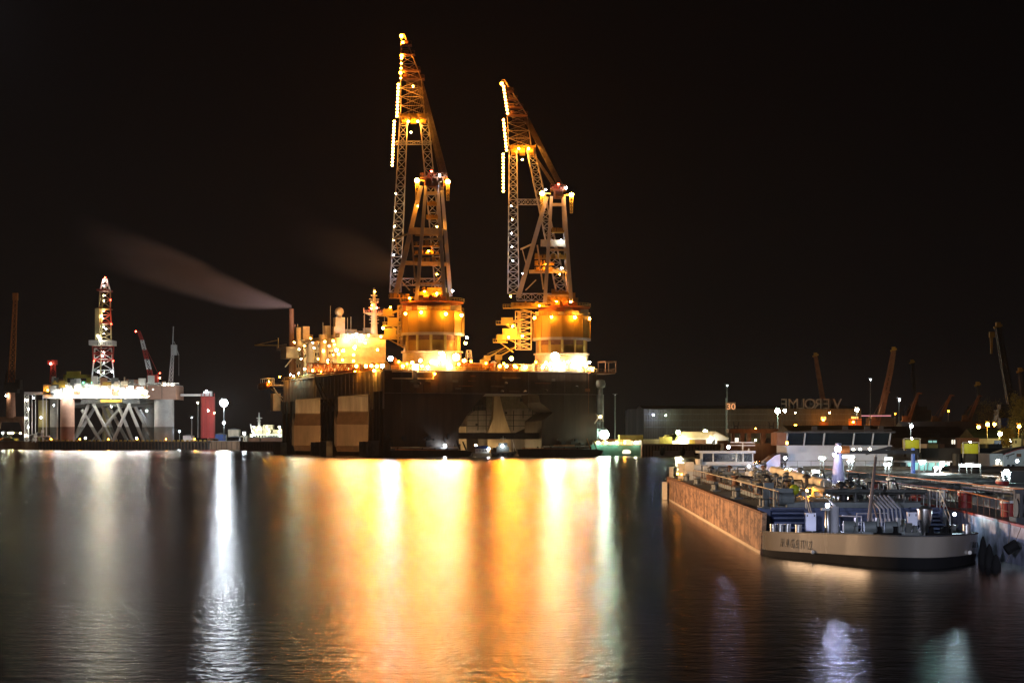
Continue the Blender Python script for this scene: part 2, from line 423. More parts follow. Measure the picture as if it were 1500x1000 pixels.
b = MB(); b.box(67.5, 89.8, 63, 159.5, -1, 24.7); b.box(88, 89.8, 19.2, 63, -1, 24.7); b.build('far_side_hull_screen', M_rig_end, ves)  # far side closed off; thin wall added to block the green floodlight
b = MB(); b.box(28, 67, 3, 7, 6.8, 9.3); b.build('cross_brace', M_dark, ves)
# inner walls seen through the side openings
for v0, v1 in ((22, 63), (95, 135)):
    b = MB(); b.box(25.5, 27, v0, v1, 0, 17); b.box(25.2, 25.5, v0+14, v0+16, 0, 17); b.box(25.2, 25.5, v0, v1, 8.6, 8.9)
    b.build('inner_wall', M_inner, ves)
    b = MB(); b.box(24.5, 27, v0, v1, 17, 24.7); b.build('inner_girder', M_rig_end, ves)
    b = MB(); b.box(24.9, 25.4, v0+8, v0+11, 5, 8); b.build('hatch', M_dark, ves)
    for i in range(8):
        b = MB(); v_ = v0+2+i*(v1-v0-4)/7; b.box(25.1,25.45,v_,v_+.35,.5,rnd.uniform(10,17)); b.build('wall_rib', rnd.choice([M_rust,M_innergr,M_brown]), ves)
    b = MB(); b.tube((24.6,v0+2,3),(24.6,v1-4,3),.35,8); b.tube((24.8,v0+22,0),(24.8,v0+22,16),.4,8); b.build('wall_pipe', M_rust, ves); b = MB(); b.rail([(24.9,v0,8.9),(24.9,v1,8.9)],1.2,2,.08); b.build('wall_railing', M_dark, ves)
# through the end opening: inner body, slanting hull, flared column
vv = 40
b = MB(); b.prism(Lp([(684,633.6),(684,612),(694,601),(722,600),(808,597),(812,607),(755,633.6)], vv), (0, 20, 0)); b.prism(Lp([(700,668),(700,634),(790,634),(790,668)], vv+2), (0,18,0)); b.build('inner_bulkhead', M_innergr, ves)
b = MB()
for y_ in (608,616,624): b.prism(Lp([(685,y_),(685,y_-.8),(800-(y_-608)*1.6,y_-.8),(800-(y_-608)*1.6,y_)], vv-.3), (0,.28,0))
for x_ in (700,712,728,752,766,780): b.prism(Lp([(x_,630 if x_<756 else 612),(x_,601),(x_+.8,601),(x_+.8,630 if x_<756 else 612)], vv-.34), (0,.3,0))
for x_ in (690,694,776,786,796,803): b.prism(Lp([(x_,602),(x_,594),(x_+1,594),(x_+1,602)], vv-.3), (0,.6,0))
b.rail([VF.L(690,601,vv-.5), VF.L(712,600.5,vv-.5)], 2.2, 1.5, .1); b.rail([VF.L(776,597.5,vv-.5), VF.L(808,597.5,vv-.5)], 1.6, 1.5, .1)
b.build('stiffener', M_dark, ves)
for x0_,x1_,y0_,y1_ in ((697,701,620,624),(740,743,603,606),(762,768,583,588)):
    b = MB(); b.prism(Lp([(x0_,y1_),(x0_,y0_),(x1_,y0_),(x1_,y1_)], vv-.6), (0,.3,0)); b.build('hatch', M_dark, ves)
b = MB(); b.prism(Lp([(712,600.3),(712,574),(790,574),(790,597.6)], vv+1), (0, 18, 0))
for i in range(13): b.prism(Lp([(758+i*2.2,598),(758+i*2.2,576),(758.7+i*2.2,576),(758.7+i*2.2,598)], vv+.4), (0,.55,0))
b.build('inner_deckhouse', mat('olive_grey', (.16,.15,.11), .7), ves)
b = MB(); b.prism(Lp([(714,668),(714,633.6),(722,614),(724,574),(731,574),(737,601),(741,614),(748,633.6),(748,668)], vv-2.2), (0, 2.1, 0)); b.build('inner_column', M_inner, ves)
b = MB(); b.prism(Lp([(672,668),(672,624),(683,624),(684,668)], vv-3), (0,3,0)); b.build('inner_column', M_inner, ves)
for px, py, v, pw in ((734, 655, 24, 6500), (697, 650, 26, 3000), (786, 655, 22, 3000)):
    p = VF.L(px, py, v); lamp(ves, VF.w(*p), pw, NEUT, .4, 'work_lamp', off=(0,1,.2))
for v, z, pw in ((40, 10, 26000), (46, 2.8, 9000), (116, 10, 24000), (112, 3, 5000)):
    lamp(ves, VF.w(16, v, z), pw, (1,.46,.14), .4, 'work_lamp', off=(1,0,-.1))
# right-hand corner: platform, round capstan column, legs
b = MB(); b.box(86, 97, -3, 9, 33.3, 33.9); b.rail([(86,-3,33.9),(97,-3,33.9),(97,9,33.9)], 1.2, 1.5); b.box(93,98,-2,6,44-6,44-5.5)
for x, y in ((93.2,-1.8),(97.8,-1.8),(93.2,5.8),(97.8,5.8)): b.bar((x,y,33.9),(x,y,38),.3)
b.build('corner_platform', M_brown, ves)
b = MB(); b.lathe((91.6, 0, 0), [(1.3,16.5),(1.45,17),(1.45,24.8),(1.1,25),(1.1,27.5),(1.9,28),(2.2,29.2),(1.8,30.6),(.6,31)], 20)
for a in range(6): b.tube((91.6+1.3*math.cos(a), 1.3*math.sin(a), 3), (91.6+1.3*math.cos(a), 1.3*math.sin(a), 16.6), .12, 6)
for z in (7, 11, 14): b.lathe((91.6,0,z), [(1.5,0),(1.5,.2)], 16)
b.build('mooring_column', M_fender, ves, smooth=True)
# waterside dark clutter on the end face
b = MB()
for i in range(60):
    x = rnd.uniform(0, 88); z = rnd.uniform(0, 7 if not 30 < x < 66 else 1.5); b.cbox((x, -1.2, z), rnd.uniform(.4,2.4), 1.2, rnd.uniform(.4,2.2))
b.build('waterline_fittings', M_dark, ves)['kind'] = 'stuff'
b = MB(); b.tube((2,-1.8,3),(30,-1.8,3),.7); b.build('waterline_pipe', M_dark, ves); b = MB(); b.tube((66,-1.8,3.4),(89,-1.8,3.4),.7); b.build('waterline_pipe', M_dark, ves)
b = MB(); b.cbox((75,-1.6,1.5), 9, 1.2, 3); b.build('red_locker', M_rust, ves)

# accommodation
b = MB(); b.box(5, 27, 86, 157, 34.01, 50.5); b.box(8, 30, 92, 150, 50.5, 52.6); b.box(5, 9, 140, 158, 50.5, 54.5)
for z in (38.2, 42.3, 46.4): b.box(4.7, 5, 86, 157, z, z+.35); b.box(5, 27, 85.7, 86, z, z+.25)
b.build('accommodation_block', M_cream, ves)
for i in range(14):
    v = 92+i*4.6
    for z in (35.6, 39.7, 43.8, 47.6):
        if rnd.random() < .8:
            b = MB(); b.box(4.72, 4.98, v, v+1.3, z, z+1.5); b.build('cabin_window', M_glass, ves)
for v, r_ in ((101, 1.9), (122, 1.5)):
    b = MB(); b.tube((3, v, 34), (3, v, 52.5 if v < 110 else 50), r_, 14); b.build('ventilation_shaft', M_cream, ves, smooth=True)
for v in (128, 134, 143):
    b = MB(); b.box(4.6, 5, v-1.6, v+1.6, 36, 47); b.tube((4.6, v, 47),(5, v, 47), 1.6, 16); b.build('rust_panel', M_brown, ves)
b = MB(); b.box(-1.5, 5, 148, 166, 48.2, 49.2); b.box(-1, 4.9, 150, 160, 44, 48.2); b.bar((-1,152,40),(4,152,46),.5); b.rail([(-1.5,148,49.2),(-1.5,166,49.2)], 1.2)
b.build('bridge_wing', M_cream, ves)
b = MB(); b.bar((-1,165,50.5),(-8,182,51.2),.5); b.bar((-1,165,53),(-8,182,51.2),.25); b.bar((-1,165,49),(-1,165,54),.4); b.build('davit', M_lyellow, ves)
b = MB(); p = VF.L(427, 480, 156); b.tube((p.x, 156, 34), (p.x, 156, 67), 1.15, 14); b.tube((p.x+1.6, 156, 34), (p.x+1.6, 156, 60), .5, 8); b.build('funnel', M_rust, ves, smooth=True)
FUN = VF.w(p.x, 156, 67)
# radome on its tower
p = VF.L(497, 465, 100); b = MB(); b.box(p.x-2.2, p.x+2, 98, 102, 50.5, 60); b.box(p.x-3, p.x-2.2, 97.6, 100, 50.5, 56); b.build('radome_tower', M_cream, ves)
b = MB(); b.ball((p.x, 100, 62.6), 1.95, 18, 12); b.lathe((p.x,100,60),[(1.2,0),(1.2,1)],12); b.build('radome', M_white, ves, smooth=True)
# mast
p = VF.L(548, 470, 96); mx = p.x; b = MB()
b.lathe((mx, 96, 0), [(1.7,52.6),(1.25,60),(1.1,66),(.7,67),(.6,72),(.35,73)], 12)
b.prism([(mx-4.8,95,62.2),(mx+4.8,95,62.2),(mx+2,95,61),(mx-2,95,61)], (0,2,0))
for z, l in ((57.5,1.9),(59,2.2),(60,1.8),(66.4,1.8),(68,2.2),(69.6,1.4),(64.2,2.6)): b.box(mx-l, mx+l, 95.7, 96.3, z, z+.35)
for x in (-4.7, 4.7): b.bar((mx+x,96,62.2),(mx+x,96,64.3),.25); b.bar((mx+x,96,61),(mx+x,96,52),.08)
for x in (-1.5,1.5): b.ball((mx+x,95.6,67.2),.55,8,6)
b.rail([(mx-4.7,95,62.2),(mx+4.7,95,62.2)],1,1)
b.build('mast', M_white, ves)
for i, (px, py0, py1) in enumerate(((473,472,490),(484,448,490),(478,478,490),(509,465,487),(514,464,487),(534,455,487),(436,474,487))):
    a = VF.L(px, py0, 104); b = MB(); b.tube((a.x,104,a.z),(a.x,104,50.5),.12,6); b.build('whip_antenna', M_white2, ves)
for px, w_, h_ in ((447,3,3.5),(479,2.6,4),(436,2,3),(513,5,2.6),(524,4,2),(540,4,3.4)):
    a = VF.L(px, 490, 106); b = MB(); b.cbox((a.x,106,50.4), w_, 4, h_+2.2); b.build('roof_housing', M_cream, ves)
# lattice gangway boom and lifeboat deck along the side
b = MB()
A = [(-3.2,30,34.5),(-.8,30,34.5),(-.8,30,37),(-3.2,30,37)]; B = [(-3.2,104,35.5),(-.8,104,35.5),(-.8,104,40),(-3.2,104,40)]
b.lattice(A, B, 14, .4, .25); b.box(-3.4,-.6,40,100,34.1,34.4); b.build('gangway', M_orange, ves)
b = MB(); b.bar((-1.5,96,31),(-1.5,80,22),.5); b.bar((-1.5,90,31),(-1.5,74,22),.5); b.bar((-1.5,96,31),(-1.5,98,36),.5); b.box(-3,-.4,72,82,21,22.5); b.build('fender_davit', M_dark, ves)
b = MB(); b.box(-6, 5, 158, 176, 31.5, 32.1); b.rail([(-6,158,32.1),(-6,176,32.1),(5,176,32.1)],1.1,2); b.bar((-5,160,31.5),(0,160,24),.4); b.bar((-5,170,31.5),(0,160,26),.4); b.box(-4.5,-1,160.5,166,20,28); b.build('stern_platform', M_cream, ves)
for v in (163, 171):
    b = MB(); b.lathe((0,0,0), [(.05,-4.4),(.9,-3.8),(1.5,-2),(1.6,0),(1.5,2),(.9,3.8),(.05,4.4)], 14)
    b.v = [(-7.5+x, v+z, 31.4+y*1.0) for x, y, z in b.v]; b.build('lifeboat', M_orange, ves, smooth=True)
b = MB()
for v in (163,171): b.bar((-7.5,v-2,35),(-7.5,v-2,32.8),.15); b.bar((-7.5,v+2,35),(-7.5,v+2,32.8),.15); b.bar((-7.5,v-2,35),(-4,v-2,35),.3); b.bar((-7.5,v+2,35),(-4,v+2,35),.3); b.bar((-4,v-2,35),(-4,v-2,32),.3); b.bar((-4,v+2,35),(-4,v+2,32),.3)
b.build('boat_davit', M_white2, ves)
# deck edge railing and deck gear
b = MB(); b.rail([(0,160,34),(0,0,34),(90,0,34)], 1.3, 3, .07); b.build('deck_railing', M_lyellow, ves)
def gear(x, y, z, kind, mt, par, s=1):
    b = MB()
    if kind == 'deck_container':
        b.cbox((x,y,z), 5.5*s, 2.5, 2.6*s)
        for i in range(6): b.box(x-2.6*s+i*.95*s, x-2.3*s+i*.95*s, y-1.33, y-1.25, z+.2, z+2.4*s)
    elif kind == 'winch':
        b.tube((x-1.3*s,y,z+1.3*s),(x+1.3*s,y,z+1.3*s),1.1*s,12); b.cbox((x-1.7*s,y,z),.5,2.2,2.2*s); b.cbox((x+1.7*s,y,z),.5,2.2,2.2*s)
    elif kind == 'ventilator':
        b.tube((x,y,z),(x,y,z+2.6*s),.45*s,8); b.lathe((x,y,z+2.4*s),[(.8*s,0),(.9*s,.4),(.3*s,1)],8)
    elif kind == 'deck_crane':
        b.tube((x,y,z),(x,y,z+4*s),.7*s,8); b.cbox((x,y,z+4*s),2*s,2,1.8*s); b.bar((x,y,z+5*s),(x+7*s,y-1,z+9*s),.5*s,w2=.25); b.bar((x,y,z+6.4*s),(x+7*s,y-1,z+9*s),.12)
    elif kind == 'pipe_stack':
        for i in range(5): b.tube((x-3*s,y,z+.4+i*.6),(x+3*s,y+.5,z+.4+i*.6),.28,6)
        b.bar((x-2,y,z),(x-2,y,z+3.2),.25); b.bar((x+2,y,z),(x+2,y,z+3.2),.25)
    elif kind == 'capstan':
        b.lathe((x,y,z),[(1*s,0),(.6*s,.5*s),(.55*s,1.6*s),(1*s,2*s),(1*s,2.2*s)],12)
    elif kind == 'stair_frame':
        b.lattice([(x-1.5,y-1.5,z),(x+1.5,y-1.5,z),(x+1.5,y+1.5,z),(x-1.5,y+1.5,z)], [(x-.7,y-.7,z+7*s),(x+.7,y-.7,z+7*s),(x+.7,y+.7,z+7*s),(x-.7,y+.7,z+7*s)], 4, .2, .12)
    return b.build(kind, mt, par, smooth=kind in ('winch','ventilator','capstan'))
kinds = ['deck_container','winch','ventilator','pipe_stack','capstan','deck_container','ventilator']
for i in range(46):
    x = 2+i*1.9+rnd.uniform(-.8,.8)
    gear(x, rnd.uniform(1.5, 5), 34.01, rnd.choice(kinds), rnd.choice([M_white, M_cream, M_lyellow, M_orange, M_white2, M_brown]), ves, rnd.uniform(.7,1.25))
for i in range(34):
    v = 6+i*2.4
    gear(rnd.uniform(2,4), v, 34.01, rnd.choice(kinds), rnd.choice([M_white, M_cream, M_lyellow, M_orange, M_white2]), ves, rnd.uniform(.6,1.1))
for x, y, s in ((46,9,1.1),(52,12,1.2),(43,6,.8)): gear(x, y, 34.01, 'deck_crane', M_lyellow, ves, s)
gear(38.5, 10, 34.01, 'stair_frame', M_white2, ves, 1.2)
b = MB(); b.lathe((4.5,2,30),[(1.1,0),(.9,3)],12); b.cbox((4.5,2,33),3.4,2,3.2); b.bar((4.5,1,38),(1.5,1,39.2),1.1); b.lathe((4.5,1.6,36),[(1.2,0),(1.2,2),(.6,3)],12); b.build('fairlead_head', M_rust, ves)
# floodlights along the deck
for px, py, v, pw, c, r in ((645,521,1.5,80000,NEUT,1.7),(668,523,1.5,30000,NEUT,1.2),(680,528,1,14000,WARM,.6),(632,530,0,14000,NEUT,.5),(616,528,0,12000,NEUT,.5),(604,531,0,9000,WARM,.5),
                        (572,525,0,40000,WHITE,.8),(560,536,0,12000,NEUT,.6),(813,522,1.5,70000,NEUT,1.5),(839,523,1.5,34000,NEUT,1.3),(749,525,2,14000,WARM,.7),(800,532,0,12000,NEUT,.55),
                        (826,533,0,14000,NEUT,.55),(858,534,0,9000,WHITE,.5),(868,538,0,7000,NEUT,.4),(770,535,0,6000,NEUT,.4),(637,545,-2,5000,SOD,.35)):
    p = VF.L(px, py, v); lamp(ves, VF.w(*p), pw*.45, c, r*1.15, 'floodlight', size=.8, flood=pw > 8500)
for px, py, u, pw, c, r in ((544,533,-1.5,12000,WARM,.55),(548,540,-1,7000,WARM,.5),(520,541,-2,3500,SOD,.4),(496,516,1,6500,WARM,.5),(493,510,2,6500,NEUT,.55),(503,511,2,6000,NEUT,.5),(519,507,2,6500,NEUT,.5),(518,517,2,5500,WARM,.5),(502,525,2,5500,WARM,.45),
                        (518,526,2,5500,WARM,.45),(488,497,1,5000,WARM,.45),(476,498,1,4500,WARM,.45),(446,538,-2,4500,NEUT,.45),(458,540,-2,5500,WARM,.5),(437,545,-2,3500,GREENW,.3),(425,547,-2,2800,GREENW,.3),(430,549,-2,2600,NEUT,.3),(470,543,-2,2600,WARM,.35),(394,557,-7,2600,WARM,.3),(410,550,-4,2600,SOD,.35),
                        (458,500,1,1400,WHITE,.3),(480,529,-3.6,2600,SOD,.3)):
    p = VF.S(px, py, u); lamp(ves, VF.w(*p), pw*.5, c, r, 'floodlight', size=.7, off=(-.7,-.7,-.3))
for px, py, v, pw, c in ((522,487,88,3500,WHITE),(531,492,84,3500,NEUT),(540,489,84,3500,WARM),(558,491,84,3500,WARM),(510,494,84,3000,NEUT),(545,445,94,900,WARM),(552,449,94,900,RED),(544,450,94,700,RED),(549,425,95,700,WARM),(535,500,70,9000,WARM),(520,505,70,9000,WARM),(553,510,66,9000,WARM)):
    p = VF.L(px, py, v); lamp(ves, VF.w(*p), pw, c, .4, 'floodlight', size=.6)
for px in (584,596,609,618,627,640,652,661,672,690,712,738,757,785,795,806,819,832,845,853,863):
    p = VF.L(px, 532+rnd.uniform(-5,4), -.9); c = rnd.choice([WARM,NEUT]) if 600 < px < 690 else (rnd.choice([NEUT,(1,.85,.6),WARM]) if px > 790 else SOD)
    lamp(ves, VF.w(*p), 3600 if 600<px<680 or px>795 else 1200, c, .5, 'deck_lamp', size=.5)
for px, pw, c in ((732,7000,SOD),(742,14000,SOD),(754,7000,SOD),(606,5000,SOD),(552,12000,SOD),(536,12000,SOD),(522,8000,SOD),(590,8000,SOD),(858,7000,SOD),(796,5000,SOD)):
    p = VF.L(px, 536, -.6); lamp(ves, VF.w(*p), pw, c, .6, 'floodlight', size=.7, flood=True)
p = VF.L(436, 484, 145); lamp(ves, VF.w(*p), 20000, (1,.72,.66), .6, 'floodlight', size=.7, flood=True, tilt=-62, aim=-90)  # upward flood added beside the funnel to brighten the smoke
for px, py in ((431,500),(438,510),(446,505),(452,516),(460,508),(468,500),(474,512),(482,505),(488,518),(441,524),(466,524),(480,526),(455,494),(490,503)):
    p = VF.S(px, py, 2.6); lamp(ves, VF.w(*p), 800, rnd.choice([WARM,NEUT,(1,.5,.15)]), .36, 'deck_lamp', size=.4, off=(-.7,-.7,-.3))  # extra lamps added for an unbroken glow on the accommodation
# white star-like lamp low on the end face
p = VF.L(652, 650, -3); lamp(ves, VF.w(*p), 2500, WHITE, .45, 'floodlight')
# stubby steel mast lamp right
p = VF.L(879, 608, -1); q = VF.L(871, 620, 0); b = MB(); b.bar(VF.w(*q), VF.w(*p), .4); b.build('lamp_bracket', M_white2, ves, world=True)
lamp(ves, VF.w(*p), 2500, NEUT, .4)

# ================================================================== offshore cranes
def crane(label, cx, v0, D):
    pc = VF.L(cx, 500, v0); wc = VF.w(pc.x, v0, 34); Yc = wc.y; fr = Frame(wc.x, wc.y, 34.0, VF.rz*0)
    t = thing('offshore_crane', label, 'crane', fr, 'twin cranes on the crane vessel')
    W = lambda px, py, dy=0: P(px, py, Yc + dy)
    C0 = (wc.x, wc.y, 0); s = F_/Yc; zz = lambda py: EYE + (HY-py)/s
    rr = D['r']
    zt, zb, zl = zz(D['yt']), zz(D['yb']), zz(D['yl'])
    # pedestal, lower house with window recesses, upper skirt of folded panels
    b = MB(); b.lathe(C0, [(rr*.93, 34.0), (rr*.93, zl-.2), (rr*.98, zl), (rr*.98, zl+.6)], 32); b.build('pedestal', M_cream, t, True, smooth=True)
    b = MB(); b.lathe(C0, [(rr*.9, zl+.5), (rr*.9, zb)], 32); b.build('lower_house', M_yellow, t, True, smooth=True)
    for a in (-130, -104, -76, -48):
        b = MB(); b.lathe(C0, [(rr*.925, zb-2.9), (rr*.925, zb-.4)], 5, R(a-11), R(a+11)); b.build('window', M_brown, t, True)
        b = MB(); b.lathe(C0, [(rr*.95, zb-3.2), (rr*.95, zb-2.9)], 5, R(a-12), R(a+12)); b.build('sill', M_yellow, t, True)
    for a in (-143, -117, -90, -62, -35):
        b = MB(); x = wc.x+rr*.95*math.cos(R(a)); y = wc.y+rr*.95*math.sin(R(a)); b.bar((x,y,zl+.6),(x,y,zb),.9,.5); b.build('buttress', M_lyellow, t, True)
    b = MB(); n = 16
    b.lathe(C0, [(rr*.99, zb-.2), (rr, zb), (rr, zt), (rr*.96, zt+.2)], n)
    for i in range(n):
        a = 2*math.pi*i/n; b.bar((wc.x+(rr+.06)*math.cos(a), wc.y+(rr+.06)*math.sin(a), zb), (wc.x+(rr+.06)*math.cos(a), wc.y+(rr+.06)*math.sin(a), zt), .35, .2)
    b.build('machinery_skirt', M_yellow, t, True)
    b = MB(); b.lathe(C0, [(rr+.25, zb-.9), (rr+.25, zb+.15)], n); b.build('skirt_band', M_greybeam, t, True)
    # deck on top of the skirt with machinery
    zp = zz(D['yp'])
    b = MB(); b.lathe(C0, [(rr*.8, zt+.2), (rr*.8, zp-.5), (rr*1.0, zp-.45), (rr*1.0, zp)], 24)
    b.build('turntable', M_orange, t, True)
    b = MB()
    ring = [(wc.x+rr*1.02*math.cos(R(a)), wc.y+rr*1.02*math.sin(R(a)), zp) for a in range(-180, 181, 15)]; b.rail(ring, 1.3, 1.5, .06); 
    ring = [(wc.x+rr*1.0*math.cos(R(a)), wc.y+rr*1.0*math.sin(R(a)), zt+.2) for a in range(-180, 181, 15)]; b.rail(ring, 1.2, 1.8, .06)
    b.build('walkway_railing', M_lyellow, t, True)
    for i in range(9):
        a = R(-160+i*17); x = wc.x+rr*.86*math.cos(a); y = wc.y+rr*.86*math.sin(a)
        b = MB(); b.cbox((x,y,zt+.2), rnd.uniform(2,4), 2.5, rnd.uniform(1.2,2.6)); b.build('machine_housing', rnd.choice([M_white,M_cream,M_orange,M_yellow]), t, True)
    b = MB(); b.cbox((wc.x+1, wc.y-rr*.45, zp), rr*.95, 4, 3.4); b.cbox((wc.x+2, wc.y-rr*.35, zp+3.4), rr*.6, 3, 2.2)
    for i in range(6): b.box(wc.x-4.5+i*2, wc.x-4.2+i*2, wc.y-rr*.45-2.2, wc.y-rr*.45-2.0, zp, zp+3.4)
    b.build('winch_house', M_yellow, t, True)
    b = MB()
    for i in range(3): b.tube((wc.x-3+i*3.4, wc.y-rr*.7, zp+1.1), (wc.x-1+i*3.4, wc.y-rr*.7, zp+1.1), 1.1, 12)
    b.build('hoist_drum', M_orange, t, True, smooth=True)
    # A-frame of box beams
    w_ = 1.7
    for (x0,y0,d0,x1,y1,d1,ww,m_) in D['legs']:
        b = MB(); b.bar(W(x0,y0,d0), W(x1,y1,d1), ww, ww*1.1, w2=ww*.8); b.build('a_frame_leg', m_, t, True)
    for (x0,y0,d0,x1,y1,d1,ww) in D['ties']:
        b = MB(); b.bar(W(x0,y0,d0), W(x1,y1,d1), ww); b.build('a_frame_tie', M_lattice if ww < 1 else M_cream, t, True)
    # small machinery galleries inside the A-frame
    for (x0,x1,y,d) in D['gal']:
        a, c = W(x0,y,d), W(x1,y,d); b = MB(); b.box(a.x, c.x, a.y-2, a.y+2, a.z-.25, a.z); b.rail([(a.x,a.y-2,a.z),(c.x,a.y-2,a.z)], 1.2, 1.2, .06)
        for i in range(5):
            x = a.x+(c.x-a.x)*(i+.5)/5; b.cbox((x, a.y, a.z), rnd.uniform(.6,1.6), 1.5, rnd.uniform(.8,2))
        b.build('gallery', M_yellow, t, True)
    x0, x1, yy0, yy1 = D['top']; a = W(x0,yy1,-4); c = W(x1,yy0,-4)
    b = MB(); b.box(a.x, c.x, Yc-7, Yc+1, a.z, a.z+.5); b.box(a.x+1.5, c.x-1.5, Yc-5.5, Yc-1, a.z-3.2, a.z); b.rail([(a.x,Yc-7,a.z+.5),(c.x,Yc-7,a.z+.5)], 1.3, 1.4, .07)
    for i in range(5): b.cbox((a.x+1+(c.x-a.x-2)*i/4, Yc-5, a.z+.5), .9, 1.5, rnd.uniform(.8,2.2))
    for i in range(4): b.tube((a.x+2+(c.x-a.x-4)*i/3, Yc-6.6, a.z-1.6), (a.x+2.5+(c.x-a.x-4)*i/3, Yc-6.6, a.z-1.6), 1.5, 14)
    b.build('a_frame_head', M_brown, t, True)
    for px, py in D['arms']:
        p = W(px, py, -6); q = W((D['top'][0]+D['top'][1])/2 + (px-(D['top'][0]+D['top'][1])/2)*.45, py+1, -6)
        b = MB(); b.bar(q, p, .5); b.lattice([p+Vector(k) for k in ((-.5,-.5,-7.5),(.5,-.5,-7.5),(.5,.5,-7.5),(-.5,.5,-7.5))], [p+Vector(k) for k in ((-.7,-.7,0),(.7,-.7,0),(.7,.7,0),(-.7,.7,0))], 5, .16, .1); b.build('lamp_arm', M_lyellow, t, True)
        lamp(t, p+Vector((0,-1,.8)), 11000, WARM, .9, 'floodlight')
    # boom: two lattice legs, joined by a head box, then a tapering jib
    bm = MB()
    for (xa0,xb0,ya,xa1,xb1,yb) in D['boomlegs']:
        d0, d1 = 12, 30; th = 3.2
        A = [W(xa0,ya,d0-th), W(xb0,ya,d0-th), W(xb0,ya,d0+th), W(xa0,ya,d0+th)]
        B = [W(xa1,yb,d1-th), W(xb1,yb,d1-th), W(xb1,yb,d1+th), W(xa1,yb,d1+th)]
        bm.lattice(A, B, 20, .5, .26, x=False)
    for (x0,x1,y,h) in D['portals']:
        dd = 12 + (425-y)/(425-170)*18
        A = [W(x0,y,dd-2),W(x0,y-h,dd-2),W(x0,y-h,dd+2),W(x0,y,dd+2)]; B = [W(x1,y,dd-2),W(x1,y-h,dd-2),W(x1,y-h,dd+2),W(x1,y,dd+2)]
        bm.lattice(A, B, 5, .32, .2)
    boom = bm.build('boom', M_blat, t, True)
    x0,x1,ya,yb_ = D['head']; a = W(x0,yb_,30); c = W(x1,ya,30)
    b = MB(); b.box(a.x, c.x, a.y-2.6, a.y+2.6, a.z+1.6, c.z)
    for i in range(7): b.bar((a.x+(c.x-a.x)*i/6, a.y-2.8, a.z-.2), (a.x+(c.x-a.x)*i/6, a.y-2.8, c.z+.3), .35)
    for i in range(3):
        x = a.x+(c.x-a.x)*(i+.5)/3; b.tube((x-1.2, a.y-3, a.z+.6), (x+1.2, a.y-3, a.z+.6), 1.7, 14)
    b.build('boom_head', M_yellow, boom, True)
    b = MB(); (l0,r0,y0),(l1,r1,y1),(l2,r2,y2) = D['jib']
    def q4(l, r, y, d, t_): return [W(l,y,d-t_), W(r,y,d-t_), W(r,y,d+t_), W(l,y,d+t_)]
    b.lattice(q4(l0,r0,y0,30,2.5), q4(l1,r1,y1,36,2.2), 4, .38, .16); b.lattice(q4(l1,r1,y1,36,2.2), q4(l2,r2,y2,44,.8), 6, .34, .16)
    jib = b.build('jib', M_lattice, t, True)
    for (x0,x1,y) in D['plats']:
        dd = 30 + (170-y)/120*14
        a, c = W(x0,y,dd), W(x1,y,dd); b = MB(); b.box(a.x,c.x,a.y-3,a.y+2,a.z-.4,a.z); b.rail([(a.x,a.y-3,a.z),(c.x,a.y-3,a.z)],1.1,1.2,.07)
        b.tube((a.x+1.5,a.y-1,a.z+.9),(a.x+3,a.y-1,a.z+.9),.8,10); b.build('sheave_platform', M_brown, jib, True)
    for (xa,ya,da,xb,yb,db,n,sp0,sp1) in D['ropes']:
        for i in range(n):
            b = MB(); k = i/(n-1)-.5; b.bar(W(xa+k*sp0,ya,da), W(xb+k*sp1,yb,db), .15); b.build('hoist_rope', M_rope, t, True)
    # projecting cab, stair tower and platforms on the left
    for (px,py,wd,ht,dp) in D['side']:
        p = W(px,py,-3); b = MB(); b.cbox((p.x,p.y,p.z), wd, dp, .4); b.rail([(p.x-wd/2,p.y-dp/2,p.z+.4),(p.x+wd/2,p.y-dp/2,p.z+.4)],1.2,1,.07); b.rail([(p.x-wd/2,p.y-dp/2,p.z+.4),(p.x-wd/2,p.y+dp/2,p.z+.4)],1.2,1,.07)
        b.cbox((p.x+.5,p.y,p.z+.4), wd*.6, dp*.6, ht); b.bar((p.x,p.y,p.z),(p.x+wd*.9,p.y,p.z-4),.5); b.tube((p.x-wd*.2,p.y,p.z+.4),(p.x+wd*.9,p.y,p.z+2.4),.5,8); b.build('service_platform', M_lyellow, t, True)
    x0,x1,ya,yb_ = D['tower']; a = W(x0,yb_,-2); c = W(x1,ya,-2)
    b = MB(); b.lattice([(a.x,a.y-2,a.z),(c.x,a.y-2,a.z),(c.x,a.y+2,a.z),(a.x,a.y+2,a.z)], [(a.x,a.y-2,c.z),(c.x,a.y-2,c.z),(c.x,a.y+2,c.z),(a.x,a.y+2,c.z)], 7, .4, .25); b.tube((a.x+1.5,a.y,a.z),(a.x+1.5,a.y,c.z),.7,8); b.build('stair_tower', M_cream, t, True)
    for (px,py,pw,c_,r_,d_) in D['lamps']:
        lamp(t, W(px,py,d_), pw*1.7, c_, r_, 'floodlight', size=.6)
    for (x0,y0,x1,y1,n,pw,r_) in D['strings']:
        for i in range(n):
            k = i/(n-1); y = y0+(y1-y0)*k; dd = 12+(425-y)/255*18
            lamp(t, W(x0+(x1-x0)*k, y, dd-3.6), pw, (1,.33,.04), r_, 'boom_lamp', size=.5)
        # walkway the string is fixed to
        b = MB(); dd0 = 12+(425-y0)/255*18; dd1 = 12+(425-y1)/255*18
        b.bar(W(x0+1.3,y0-2,dd0-2.8), W(x1+1.3,y1+2,dd1-2.8), .22, .8); b.build('boom_walkway', M_rope, t, True)
    return t

